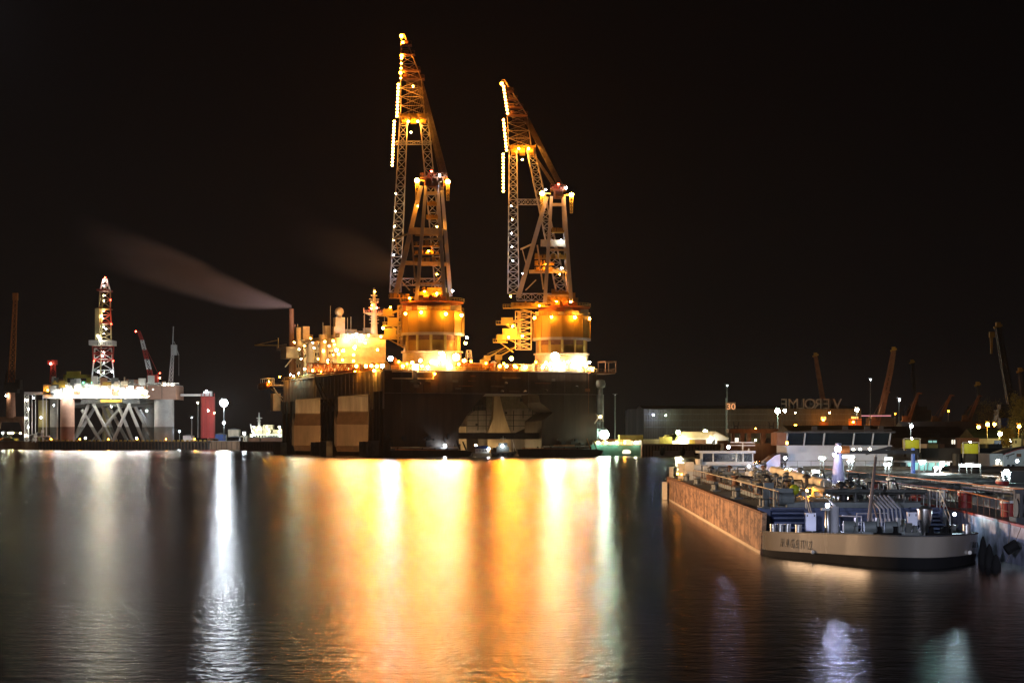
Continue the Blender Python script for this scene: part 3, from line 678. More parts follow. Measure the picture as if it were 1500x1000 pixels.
GB = M_greybeam
D1 = dict(r=12.7, yt=457, yb=489, yl=517, yp=443,
  legs=[(610,440,-9,624,272,-5,1.5,GB),(651.5,440,-9,641,272,-5,1.5,GB),(580,430,2,617,272,-3,2.0,GB),(660,434,3,647,272,-3,1.6,GB)],
  ties=[(613,415,-9,650,415,-9,.7),(619,350,-8,646,350,-8,.8),(594,385,-2,655,387,-2,1.6),(600,338,-3,649,340,-3,2.6),(608,412,-7,603,343,-6,.6),(577,351,6,598,342,0,.6),(584,373,6,579,350,6,.4),(624,283,-6,641,283,-6,1.2),(582,405,4,600,425,-2,.35),(632,420,0,650,400,0,.35)],
  gal=[(606,645,372,-2),(606,645,360,-2),(606,648,383,-2),(608,646,344,-2),(606,655,428,-2),(570,600,436,-6),(612,650,432,-7),(625,642,320,-2),(626,644,300,-2)],
  top=(616,656,252,262), arms=[(611,264),(656,266)],
  boomlegs=[(571,587,428,586,597,172),(638,652,428,615,627,172)], portals=[(580,632,212,5),(574,650,418,10)],
  head=(586,627,168,180), jib=((587,622,168),(587,617,116),(587.5,592,50)),
  plats=[(586,622,116),(587,616,104),(588,608,80),(588,603,66)],
  ropes=[(614,118,34,651,254,-3,9,10,8),(603,118,33,611,168,29,10,16,26),(628,176,28,646,254,-3,5,3,5)],
  side=[(574,478,7,3,5),(570,497,8,4,5),(566,463,6,2.4,4)], tower=(583,590,448,505),
  lamps=[(594,457,1500,WARM,.5,-12.8),(617,455,1800,WARM,.5,-13.5),(653,457,2500,WARM,.6,-13.6),(676,459,2500,WARM,.6,-8),(632,249,300,RED,.4,-8),(644,255,600,WHITE,.4,-8),(663,424,700,WHITE,.4,-6),(561,478,1600,WARM,.5,-8),(572,448,900,SOD,.35,-8),
         (588,50,2500,SOD,.75,42),(590,60,1600,SOD,.6,40),(588.5,79,2000,SOD,.65,38),(587,104,2000,SOD,.65,34),(605,125,1400,WARM,.3,28),(598,176,2500,WARM,.4,24),(612,176,2500,WARM,.4,24),(602,192,1500,WARM,.4,24),(682,500,3500,WARM,.5,-8),(684,492,2200,NEUT,.45,-6),
         (578,395,300,WHITE,.25,6),(577,372,300,WHITE,.25,6),(577,350,350,NEUT,.25,6),(578,330,300,NEUT,.25,8),(579,308,350,NEUT,.25,10),(580,282,350,NEUT,.25,12),(640,330,1500,WARM,.3,-3),(628,366,1800,SOD,.3,-4),(640,400,1500,SOD,.3,-6),(622,425,2500,SOD,.3,-10),(640,428,2500,WARM,.3,-9),(600,435,2200,SOD,.3,-10),(612,300,1200,SOD,.3,-6)],
  strings=[(583.5,122,581.5,168,10,1300,.5),(577.5,176,574.5,240,14,1300,.5),(588,84,587,113,5,900,.35)])
D2 = dict(r=11.7, yt=464, yb=496, yl=520, yp=450,
  legs=[(798,444,-9,808,288,-5,1.5,GB),(837,444,-9,826,288,-5,1.5,GB),(759,436,2,801,288,-3,2.0,GB),(832,436,3,824,288,-3,1.4,GB)],
  ties=[(800,433,-9,834,433,-9,.7),(806,366,-8,831,366,-8,.8),(775,398,-2,832,397,-2,1.4),(792,356,-3,830,357,-3,2.6),(796,424,-7,787,359,-6,.6),(763,365,6,781,357,0,.6),(771,388,6,765,365,6,.4),(809,300,-6,826,300,-6,1.2),(770,425,4,785,410,-2,.35)],
  gal=[(783,812,378,-2),(783,812,388,-2),(783,830,397,-2),(808,832,378,-2),(800,838,440,-7),(750,790,448,-6),(808,832,430,-6),(808,826,340,-2)],
  top=(806,830,271,279), arms=[(794,283),(837,285)],
  boomlegs=[(744,760,430,746,757,220),(815,831,428,772,783,220)], portals=[(757,790,300,8),(757,812,440,10)],
  head=(746,784,214,226), jib=((745,778,214),(743,772,169),(735,739,117)),
  plats=[(743,773,169),(742,766,158),(740,758,146),(738,752,134)],
  ropes=[(770,172,34,820,270,-3,9,8,8),(757,170,33,768,214,29,9,14,18),(780,224,28,812,272,-3,4,3,5)],
  side=[(741,476,8,2.6,5),(745,497,10,4,5),(733,502,6,3,4),(762,452,14,2,4)], tower=(755,778,456,512),
  lamps=[(783,463,1800,WARM,.55,-12),(808,462,1500,WARM,.5,-12.8),(842,462,2500,WARM,.6,-12),(863,464,2500,WARM,.6,-4),(818,268,300,RED,.4,-8),(829,273,600,WHITE,.45,-8),(799,276,500,WHITE,.35,-8),(822,350,400,WHITE,.35,-6),(823,391,400,WHITE,.35,-6),(766,399,350,WHITE,.35,2),(748,432,500,WARM,.35,4),
         (735,120,2500,SOD,.7,42),(751,476,2500,WARM,.35,-8),(765,490,3500,WARM,.35,-9),(745,492,2500,WARM,.35,-8),(760,216,2500,WARM,.35,24),(774,216,2500,WARM,.35,24),(765,232,1500,WARM,.35,24),(836,440,2200,WARM,.35,-10),(815,440,2200,SOD,.3,-11),(790,446,2200,SOD,.3,-10),
         (749,340,300,WHITE,.25,8),(750,360,300,NEUT,.25,8),(750,320,300,NEUT,.25,8),(749,300,300,NEUT,.25,10),(751,380,300,WHITE,.25,6),(820,400,1500,SOD,.3,-5),(800,385,1500,SOD,.3,-5)],
  strings=[(737.5,125,743.5,164,9,1100,.48),(737.5,174,742,218,10,1100,.48),(737,224,737.3,278,12,1100,.48)])
crane('left of the two tall lit cranes, its boom the highest point of the harbour', 633, 13, D1)
crane('right of the two tall lit cranes, its boom leaning left above the hull corner', 822.5, 11, D2)

# ================================================================== things beside the crane vessel
Yv = 797
def at(px, py, Y): return P(px, py, Y)
t = thing('work_boat', 'small cream work boat with a bright blue cabin roof below the crane vessel opening', 'boat', Frame(*P(706,668,Yv)[:2]))
b = MB(); b.prism([(-3.3,-1.5,0),(3.2,-1.5,0),(3.5,-1.5,1.3),(-3.5,-1.5,1.3)], (0,3.4,0)); b.build('hull', M_cream, t)
b = MB(); b.box(-2.6,2.7,-1.3,1.6,1.31,3.1); b.build('cabin', M_white, t)
for i in range(4):
    b = MB(); b.box(-2.3+i*1.2,-1.6+i*1.2,-1.34,-1.3,2,2.8); b.build('window', M_glass, t)
b = MB(); b.prism([(-2.9,-1.6,3.1),(3,-1.6,3.1),(2.2,-1.6,4.2),(-2.6,-1.6,4.2)], (0,3.4,0)); b.build('cabin_roof', M_blue, t)
lamp(t, P(716,655,Yv-1.5), 900, WHITE, .3, 'work_lamp', size=.4)
t = thing('tug', 'dark tug with a white floodlight on its mast beside the blue-roofed boat', 'tug', Frame(*P(737,668,Yv)[:2]))
b = MB(); b.prism([(-4.4,-2,0),(4,-2,0),(5.2,-2,2.2),(3,-2,1.7),(-4,-2,1.7),(-4.7,-2,2)], (0,4,0)); b.build('hull', M_dark, t)
b = MB(); b.box(-2.6,2.4,-1.5,1.5,1.8,3.9); b.box(-1.8,1.6,-1.2,1.2,3.9,5.3); b.build('wheelhouse', M_fit, t)
for i in range(4):
    b = MB(); b.box(-1.6+i*.8,-1.0+i*.8,-1.24,-1.2,4.3,5); b.build('window', M_glass, t)
b = MB(); b.bar((0,0,5.3),(0,0,8),.15); b.bar((-1,0,7),(1,0,7),.1); b.bar((4,0,2),(4,0,5),.2); b.bar((5,0,2),(3.6,0,6.5),.15); b.build('mast', M_white2, t)
for i in range(5):
    b = MB(); b.lathe((-3.6+i*1.8,-2.15,.9),[(.4,-.3),(.5,0),(.4,.3)],10); b.build('tyre_fender', M_black, t)
lamp(t, P(736,651,Yv-2.5), 900, WHITE, .35, 'work_lamp', size=.4)
for (x0,x1,ytop,lab) in ((572,693,659,'long black pontoon low in the water left of the blue-roofed boat'),(757,884,657,'long black pontoon with a raised end under the right corner of the crane vessel')):
    fr = Frame(*P((x0+x1)/2,667,Yv)[:2]); t = thing('pontoon_barge', lab, 'barge', fr, 'dark pontoons along the crane vessel')
    hw = (x1-x0)/2/F_*Yv; h = (668-ytop)*Yv/F_
    b = MB(); b.prism([(-hw+1,-3,-.4),(hw-2,-3,-.4),(hw,-3,h*.8),(hw-3,-3,h),(-hw,-3,h)], (0,7,0)); b.build('hull', M_dark, t)
    b = MB(); b.tube((-hw+2,-2.6,h+.3),(hw-4,-2.6,h*.9),.25,6); b.build('pipe', M_rust, t)
    for i in range(6):
        b = MB(); x = -hw+3+i*(2*hw-8)/5; b.tube((x,-2.4,h),(x,-2.4,h+rnd.uniform(.5,1.1)),.25,8); b.build('bollard', M_black, t)
    b = MB(); x = hw-5; b.tube((x,0,h),(x-1.5,0,h+4),.25,6); b.tube((x+2.6,0,h-.5),(x+1,0,h+3.4),.3,6); b.lathe((x+3.2,-1,h*.5),[(1.1,-1),(1.5,0),(1.1,1)],14); b.build('hose_rack', M_rust if x1>800 else M_dark, t)

# ================================================================== left shore: drilling rig in its dock
Yr = 1400
fr = Frame(*P(165,650,Yr)[:2], 0); rig = thing('drilling_rig', 'brightly lit semi-submersible drilling rig with a red and white derrick behind a timber jetty', 'drilling rig', fr)
Q = lambda px, py, dy=0: P(px, py, Yr+dy)
def wbox(x0, x1, y0, y1, d0, d1):
    a = Q(x0, y1); c = Q(x1, y0); return MB().box(a.x, c.x, Yr+d0, Yr+d1, a.z, c.z)
wbox(72,262,564,584,-18,18).build('deck_hull', M_white, rig, True)
wbox(225,265.5,566,585.5,-22,10).build('deck_house', mat('salmon_panel', (.58,.34,.24), .5, var=.1), rig, True)
for x in (245,):
    wbox(x,x+.5,566,585,-22.2,-22).build('seam', M_dark, rig, True)
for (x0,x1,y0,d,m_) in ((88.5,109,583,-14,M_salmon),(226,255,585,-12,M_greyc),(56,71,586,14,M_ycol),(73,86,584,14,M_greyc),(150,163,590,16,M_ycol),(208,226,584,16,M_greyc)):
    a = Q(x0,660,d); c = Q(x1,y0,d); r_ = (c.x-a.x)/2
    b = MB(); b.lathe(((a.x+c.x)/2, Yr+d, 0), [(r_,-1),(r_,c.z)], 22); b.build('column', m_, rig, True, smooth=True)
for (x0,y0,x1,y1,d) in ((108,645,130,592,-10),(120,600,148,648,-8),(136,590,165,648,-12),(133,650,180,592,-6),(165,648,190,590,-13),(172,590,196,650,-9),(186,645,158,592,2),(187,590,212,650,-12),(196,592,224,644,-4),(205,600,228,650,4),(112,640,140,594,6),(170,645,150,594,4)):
    b = MB(); b.tube(Q(x0,y0,d), Q(x1,y1,d), 1.15, 10); b.build('brace', M_greyc, rig, True, smooth=True)
b = MB(); b.tube(Q(108,592,-8), Q(228,592,-8), 1.6, 10); b.tube(Q(108,594,8), Q(228,594,8), 1.6, 10); b.build('girder', M_fit, rig, True)
wbox(125,210,584,591,-14,10).build('under_deck', M_fit, rig, True); wbox(155,185,586,590,-18,-14).build('under_deck_walkway', M_yellow, rig, True)
# derrick of banded lattice
def dq(xc, hw, py): hw_ = hw; return [Q(xc-hw_,py,-5*hw/12),Q(xc+hw_,py,-5*hw/12),Q(xc+hw_,py,5*hw/12),Q(xc-hw_,py,5*hw/12)]
secs = [(558,151,16.5,510,151,12,M_white2),(528,151,14,507,151,15.5,M_red),(498,152,11,472,153,9.2,M_ycol),(472,153,9.8,450,153.5,8.2,M_red),(450,153.5,8.2,427,154,7.6,M_ycol),(427,154,7.8,408,154,2.5,M_white2)]
for py_,c_ in ((545,(1,1,.7)),(530,(1,1,.7)),(515,(1,1,.75)),(488,(1,1,.6)),(478,(.9,1,.55)),(465,(1,1,.6)),(455,(1,1,.6)),(440,(1,1,.6)),(432,(1,1,.6)),(418,(1,.95,.8))): lamp(rig, Q(152,py_,-1), 2600, c_, .28, 'derrick_fill_lamp', size=.3)  # lamps added inside the derrick to tint it greenish white
for (y0,xc0,h0,y1,xc1,h1,m_) in secs:
    b = MB(); b.lattice(dq(xc0,h0,y0), dq(xc1,h1,y1), 3 if y0-y1 > 25 else 2, .8, .42, x=True); b.build('derrick_section', m_, rig, True)
for (y0,y1,hw,xc,m_) in ((499,506,17,150.5,M_white),(424.5,427,8.6,153.5,M_red),(452,453,8.5,153.5,M_yellow),(474,475,9.5,153,M_red)):
    wbox(xc-hw,xc+hw,y0,y1,-8,8).build('derrick_platform', m_, rig, True)
for i in range(9):
    b = MB(); x = 140+i*2.8; b.bar(Q(x,505.5,-8.3), Q(x,501.5,-8.3), .35); b.build('platform_lettering', M_dark, rig, True) if i % 3 else None
b = MB(); b.bar(Q(147,558,-6), Q(150,430,-3), .8); b.box(*[v for p in ((Q(143,500).x,Q(149,500).x),(Yr-9,Yr-3),(Q(0,499).z,Q(0,470).z+8)) for v in p]) ; b.build('pipe_rack', M_ycol, rig, True)
# cranes on the rig
b = MB()
pts = [(222,556),(218.5,541),(215,526),(211.5,512),(208,498),(203,485)]
for i, (p, q) in enumerate(zip(pts, pts[1:])):
    b = MB(); wA = 3.4-.35*i; b.lattice([Q(p[0]-wA,p[1],-14),Q(p[0]+wA,p[1],-14),Q(p[0]+wA,p[1],-11),Q(p[0]-wA,p[1],-11)], [Q(q[0]-wA+.3,q[1],-14),Q(q[0]+wA-.3,q[1],-14),Q(q[0]+wA-.3,q[1],-11),Q(q[0]-wA+.3,q[1],-11)], 2, .7, .45, x=True)
    b.build('crane_boom', M_red if i % 2 == 0 else M_white2, rig, True)
b = MB(); b.bar(Q(232,548,-12), Q(203,486,-12), .22); b.bar(Q(222,556,-12), Q(234,545,-12), .7); b.cbox(Q(224,560,-12), 7, 6, 5); b.build('crane_house', M_red, rig, True)
b = MB(); b.lattice([Q(x,562,d) for x, d in ((247,-3),(253,-3),(253,3),(247,3))], [Q(x,508,d) for x, d in ((252,-2),(255,-2),(255,2),(252,2))], 9, .5, .35, x=True)
b.bar(Q(253,508), Q(254,478), .6); b.box(Q(251,0).x, Q(259,0).x, Yr-2, Yr+2, Q(0,520).z, Q(0,505).z); b.bar(Q(262,520),Q(262,550),.15); b.bar(Q(255,500),Q(262,520),.4); b.build('service_tower', M_greyc, rig, True)
b = MB(); a = Q(97,0); c = Q(137,0); b.box(a.x,c.x,Yr-9,Yr-6,Q(0,554).z,Q(0,549).z); b.box(a.x,a.x+2,Yr-9,Yr-6,Q(0,560).z,Q(0,549).z); b.box(c.x-3,c.x,Yr-9,Yr-6,Q(0,562).z,Q(0,549).z); b.cbox(Q(108,549,-7.5),9,3,2.4); b.build('gantry_crane', M_yellow, rig, True)
b = MB(); b.lattice([Q(x,560,d) for x, d in ((73,-2),(82,-2),(82,2),(73,2))], [Q(x,534,d) for x, d in ((75,-2),(81,-2),(81,2),(75,2))], 4, .7, .45, x=True); b.cbox(Q(77,534), 6, 4, 3); b.build('radio_mast', M_red, rig, True)
# deck modules, all sorts
for i in range(70):
    x = rnd.uniform(74,224); w_ = rnd.uniform(1.5,6); h_ = rnd.uniform(1.5,6); y0 = rnd.uniform(560,580)
    p = Q(x, y0, -18.6-rnd.random()); b = MB(); b.cbox(p, w_, 1.5, h_)
    if i % 3 == 0: b.bar(p, p+Vector((w_,-.5,h_*.8)), .3)
    b.build('deck_module', rnd.choice([M_white,M_white2,M_cream,M_fit,M_yellow,M_fitl,M_brown]), rig, True)
for i in range(26):
    x = 80+i*6.4; p = Q(x, 564, rnd.uniform(-14,14)); b = MB(); h_ = rnd.uniform(1.5,6)
    if i % 2: b.cbox(p, rnd.uniform(2,5), 4, h_*.6)
    else: b.tube(p, p+Vector((0,0,h_)), .5, 8)
    b.build('deck_vent', rnd.choice([M_white,M_green,M_cream,M_white2]), rig, True)
b = MB(); b.rail([Q(75,564,-18), Q(262,564,-18)], 1.5, 4, .12); b.build('deck_railing', M_white2, rig, True)
for i in range(24):
    x = 84+i*6.1; y = 574+6*math.sin(i*2.1); lamp(rig, Q(x,y,-21.5), 3400, (1,.93,.80) if i % 4 else WHITE, .55, 'floodlight', size=.7)
for px,py,pw,c,d in ((152,409,2500,(1,.6,.5),-4),(154,405,500,RED,-4),(149,461,5000,NEUT,-9),(144,491,5000,(1,.95,.8),-9),(147,494,3000,(1,.95,.8),-9),(162,438,350,RED,-6),(163,473,350,RED,-7),(166,527,350,RED,-7),(138,527,350,RED,-7),(144,543,1600,WHITE,-12),(164,543,1600,WHITE,-12),(150,520,1600,(1,.93,.8),-9),(155,480,1600,(1,.93,.8),-2),
                     (199,484,700,RED,-14),(74,531,1200,(1,.5,.35),-4),(234,545,500,RED,-12),(234,552,500,(1,.4,.2),-12),(49,581,1600,WHITE,-8),(163,594,2600,(1,.97,.8),-14),(241,562,1400,(1,.97,.8),-20),(252,562,1400,(1,.97,.8),-20),(79,592,900,WHITE,-5),(84,559,180,(.1,1,.4),-18),(93,559,180,(.1,1,.4),-18),(122,559,180,(.1,1,.4),-18),(135,559,180,(.1,1,.4),-18),
                     (125,640,2500,WHITE,0),(150,644,2500,(1,.97,.85),0),(200,640,2000,WHITE,2),(70,570,2500,WARM,-20),(84,574,2500,SOD,-20),(60,610,2600,(1,.93,.7),4),(215,600,2000,WHITE,0)):
    lamp(rig, Q(px,py,d), pw*.75, c, .5, 'floodlight', size=.5)
# dock flank: pipe tower and tall frames left of the rig
fr2 = Frame(*P(50,648,1385)[:2]); t = thing('pipe_tower', 'tall scaffold of pipes hung with small lamps at the left end of the drilling rig', 'scaffold', fr2)
b = MB(); q = lambda px,py,dy=0: P(px,py,1385+dy)
b.lattice([q(36,646,-2),q(42,646,-2),q(42,646,2),q(36,646,2)], [q(36,577,-2),q(42,577,-2),q(42,577,2),q(36,577,2)], 9, .4, .25, x=True); b.build('frame', M_white2, t, True)
b = MB(); b.box(q(37,0).x,q(76,0).x,1382,1388,q(0,578).z,q(0,574).z); b.build('bridge', M_white2, t, True)
for x in (47,52,63,68,84):
    b = MB(); b.tube(q(x,648),q(x,577),.3,6); b.build('pipe', M_white2, t, True)
for i in range(5): lamp(t, q(38.5+i%2*3, 585+i*13,-3), 700, (1,.93,.75), .35, 'lamp', size=.35)
b = MB()
for i in range(40):
    x = rnd.uniform(44,84); b.cbox(q(x, 646-rnd.uniform(0,15)*math.exp(-((x-58)/12)**2)), rnd.uniform(1,3), 2, rnd.uniform(.6,2))
solo('scrap_heap', MB().add(b.v, b.f), M_white2, 'heap of pale scrap and crates at the foot of the drilling rig columns', 'scrap heap', kind='stuff')
# timber jetty in front of the rig
t = thing('timber_jetty', 'long low timber jetty with a yellow and black kerb in front of the drilling rig', 'jetty', Frame(*P(180,657,1372)[:2]))
q = lambda px,py,dy=0: P(px,py,1372+dy)
b = MB(); a = q(56,657); c = q(306,646); b.box(a.x,c.x,1372,1392,c.z-.8,c.z); b.build('deck', M_wood, t, True)
b = MB(); a = q(56,657); c = q(306,646); b.box(a.x,c.x,1375,1376,-1,c.z-.8); b.build('face', M_dark, t, True)
for i in range(52):
    x = 57+i*4.85; b = MB(); b.box(q(x,0).x-.35, q(x,0).x+.35, 1371, 1372, -1, q(0,646.5).z); b.build('pile', M_wood, t, True)
for i in range(38):
    x = 58+i*6.5; b = MB(); b.box(q(x,0).x, q(x+3.6,0).x, 1371.6, 1372.4, q(0,646).z, q(0,644.2).z); b.build('kerb_block', M_yellow, t, True)
for i in range(6):
    lamp(t, q(75+i*42, 642, 3), 1300, SOD, .3, 'jetty_lamp', size=.4)
def quay(x0, x1, y0, y1, Y, m_, lab, d=6, piles=0, nm='quay_wall'):
    b = MB(); a = P(x0,y1,Y); c = P(x1,y0,Y); b.box(a.x,c.x,Y,Y+d,-1.5,c.z); 
    o = thing(nm, lab, 'quay', Frame((a.x+c.x)/2, Y)); b.build('wall', m_, o, True)
    cap = MB(); cap.box(a.x-.1,c.x+.1,Y-.3,Y+d*.5,c.z,c.z+.35); cap.build('coping', M_concrete, o, True)
    for i in range(piles):
        x = a.x+(c.x-a.x)*(i+.5)/piles; p = MB(); p.box(x-.25,x+.25,Y-.5,Y,-1.5,c.z-.4); p.build('pile', M_wood, o, True)
    return o
quay(-40,56,646,657,1390,M_wallrust,'brown sheet pile quay at the far left edge under the tall orange crane',8)
quay(306,351,646,657,1380,M_wallrust,'brown quay wall with a low orange fence right of the timber jetty',8,6)
quay(351,415,647,657,1250,M_wallrust,'ribbed brown quay wall touching the left end of the crane vessel',8,28)
# far-left portal crane
t = thing('portal_crane', 'tall narrow orange portal crane standing at the left edge of the harbour', 'crane', Frame(*P(16,645,1400)[:2]), 'shipyard cranes')
q = lambda px,py,dy=0: P(px,py,1400+dy)
b = MB(); b.tube(q(16,612),q(16,575),3.4,14,2.8); b.build('column', mat('salmon_crane', (.42,.20,.12), .6, var=.3), t, True)
b = MB(); b.box(q(7,0).x,q(27,0).x,1396,1404,q(0,575).z,q(0,560).z); b.box(q(24,0).x,q(31,0).x,1396,1404,q(0,570).z,q(0,556).z); b.build('machine_house', M_dark, t, True)
b = MB(); b.lattice([q(12,562,-2),q(21,562,-2),q(21,562,2),q(12,562,2)], [q(20,440,-1),q(25,440,-1),q(25,440,1),q(20,440,1)], 16, .7, .4, x=True); b.cbox(q(22.5,440), 3.5, 2, 5); b.build('boom', M_orange, t, True)
b = MB(); b.bar(q(9,560),q(22,450),.25); b.bar(q(8,565),q(10,545),1); b.build('stay', M_rope, t, True)
b = MB(); b.box(q(-8,0).x,q(34,0).x,1398,1402,q(0,618).z,q(0,610).z); b.bar(q(30,615),q(41,646),2.2); b.bar(q(0,615),q(-6,646),2.2); b.build('portal', M_brown, t, True)
lamp(t, q(9,578,-4), 2200, (1,.9,.7), .5, 'lamp', size=.5)
# left yard clutter
for i in range(16):
    x = rnd.uniform(2,36); Y = 1420; b = MB(); p = P(x, 645, Y); b.cbox((p.x, Y, 2.2), rnd.uniform(3,9), 3, rnd.uniform(2,6.5))
    solo('yard_container', b, rnd.choice([M_green,M_yellow,M_brown,M_fit,M_orange]), 'small container or crate in the yard under the left orange crane', 'container', 'crates in the yard under the left crane')
t = thing('yard_light', 'row of yard lamps above the crates at the far left', 'lamp', Frame(*P(14,640,1412)[:2]))
b = MB(); b.bar(P(4,645,1412),P(4,632,1412),.25); b.bar(P(16,645,1412),P(16,630,1412),.25); b.bar(P(4,632,1412),P(30,634,1412),.2); b.build('pole', M_fit, t, True)
for x,c in ((4,WHITE),(13,(1,.95,.4)),(18,(1,.95,.4)),(30,(1,.95,.4))): lamp(t, P(x,633,1411), 1500, c, .4, 'lamp', size=.4)
# red wrapped tower with bridge
t = thing('scaffold_tower', 'square scaffold tower wrapped in red netting, a footbridge running to the rig', 'scaffold tower', Frame(*P(305,645,1390)[:2]))
q = lambda px,py,dy=0: P(px,py,1390+dy)
M_net = mat('red_netting', (.42,.055,.05), .8, var=.4, scale=.25, streak=True)
b = MB(); b.box(q(297,0).x,q(314,0).x,1387,1394,q(0,641).z,q(0,581).z); b.build('netting', M_net, t, True)
b = MB()
for i in range(7): b.box(q(295.5,0).x,q(315.5,0).x,1386,1387,q(0,641-i*10).z-.2,q(0,641-i*10).z)
for x in (296,301,308,315): b.box(q(x,0).x-.2,q(x,0).x+.2,1386,1386.9,q(0,641).z,q(0,576).z)
b.build('frame', M_red, t, True)
b = MB(); b.box(q(265,0).x,q(311,0).x,1388,1392,q(0,580).z,q(0,577).z); b.box(q(299,0).x,q(311,0).x,1387,1392,q(0,577).z,q(0,573).z); b.build('footbridge', M_white2, t, True)
lamp(t, q(314,604,-6), 400, (1,.7,.3), .3, 'lamp', size=.3); lamp(t, q(302,571,-4), 900, WHITE, .35, 'lamp', size=.4); lamp(t, q(305,600,-16), 1800, (1,.9,.8), .35, 'lamp', size=.4)
# lamp posts
def lamp_post(px, ytop, ybase, Y, pw, c, r, lab, arms=1, nm='lamp_post', extra=()):
    p0 = P(px, ybase, Y); p0.z = max(0, p0.z); p1 = P(px, ytop, Y)
    t = thing(nm, lab, 'lamp post', Frame(p0.x, Y, 0), 'lamp posts around the harbour')
    s_ = Y/1000; b = MB(); b.tube(p0, p1, .28*s_, 8, .14*s_); b.bar(p1+Vector((-1.2*s_,0,0)), p1+Vector((1.2*s_,0,0)), .14*s_); b.build('pole', M_fit, t, True)
    lamp(t, p1+Vector((0,-.6,-.2)), pw, c, r, 'lamp_head', size=r*.9)
    for (x, y, pw2, c2, r2) in extra: lamp(t, P(x,y,Y-1), pw2, c2, r2, 'lamp_head', size=r2)
    return t
lamp_post(328,583,644,1320,170000,WHITE,2.4,'tall mast with the most dazzling white floodlight, right of the red scaffold tower',extra=((328,617,7000,WHITE,.7),))
lamp_post(290,588,641,1380,2200,NEUT,.5,'slim lamp post with a dim white head left of the red scaffold tower')
lamp_post(281,610,641,1380,300,WHITE,.3,'short lamp post with a faint white head under the footbridge')
lamp_post(358,632,645,1300,4500,WHITE,.8,'low white lamp among the sheds left of the lit distant ship')
lamp_post(263,630,644,1390,1500,(.7,.8,1),.4,'low bluish lamp at the right corner of the drilling rig dock')
# distant sheds and a lit ship between the mast and the crane vessel
for (x0,x1,y0,m_,lab) in ((313,330,636,M_blue,'low shed with a dark blue front at the foot of the floodlight mast'),(334,350,629,M_cream,'cream storage shed just right of the floodlight mast'),(334,356,640,M_white,'long low white container beside the cream shed'),(304,313,640,M_white2,'small pale container at the foot of the red scaffold'),(352,362,638,M_cream,'narrow cream hut beside the low white lamp'),(364,380,641,M_rust,'rust red container in front of the distant lit ship'),(382,414,641,M_brown,'row of brown containers left of the crane vessel end'),(268,282,638,M_white2,'small white cabin below the footbridge'),(312,320,643,M_orange,'orange barrier block on the quay right of the scaffold')):
    Y = 1400; a = P(x0,645,Y); c = P(x1,y0,Y); t = thing('shed', lab, 'shed', Frame(a.x,Y,2.2))
    b = MB(); b.box(a.x,c.x,Y,Y+8,2.2,c.z); b.build('wall', m_, t, True)
    b = MB(); b.prism([(a.x-.3,Y-.3,c.z),(c.x+.3,Y-.3,c.z),((a.x+c.x)/2,Y-.3,c.z+.9)], (0,8.6,0)); b.build('roof', M_fit, t, True)
    b = MB(); w3=(c.x-a.x)/3; b.box(a.x+w3,a.x+2*w3,Y-.12,Y-.002,2.25,min(c.z-.4,5.5)); b.build('door', M_dark, t, True)
t = thing('distant_ship', 'far white ship covered in small lights between the floodlight mast and the crane vessel', 'ship', Frame(*P(392,645,1450)[:2]))
q = lambda px,py,dy=0: P(px,py,1450+dy)
b = MB(); b.box(q(366,0).x,q(414,0).x,1450,1465,0,q(0,635).z); b.build('hull', M_white, t, True)
b = MB(); b.box(q(370,0).x,q(384,0).x,1452,1462,q(0,636).z,q(0,624).z); b.box(q(385,0).x,q(399,0).x,1452,1462,q(0,636).z,q(0,622).z); b.box(q(396,0).x,q(413,0).x,1452,1462,q(0,636).z,q(0,629).z); b.build('superstructure', M_cream, t, True)
b = MB(); b.tube(q(379.5,625),q(379.5,604),1,8,.4); b.bar(q(376,612),q(384,612),.5); b.bar(q(377,616),q(382,616),.5); b.bar(q(367,621),q(369,630),.8); b.build('mast', M_white2, t, True)
for i in range(10):
    b = MB(); x = 371+i*4.2; b.box(q(x,0).x,q(x+1.6,0).x,1449.7,1449.95,q(0,640).z,q(0,637.5).z); b.build('window', M_glass, t, True)
for i in range(17):
    lamp(t, q(rnd.uniform(368,412), rnd.choice([624,628,631,634,637]), -3), 450, rnd.choice([WHITE,NEUT,(1,.95,.6),GREENW]), .4, 'deck_lamp', size=.4)

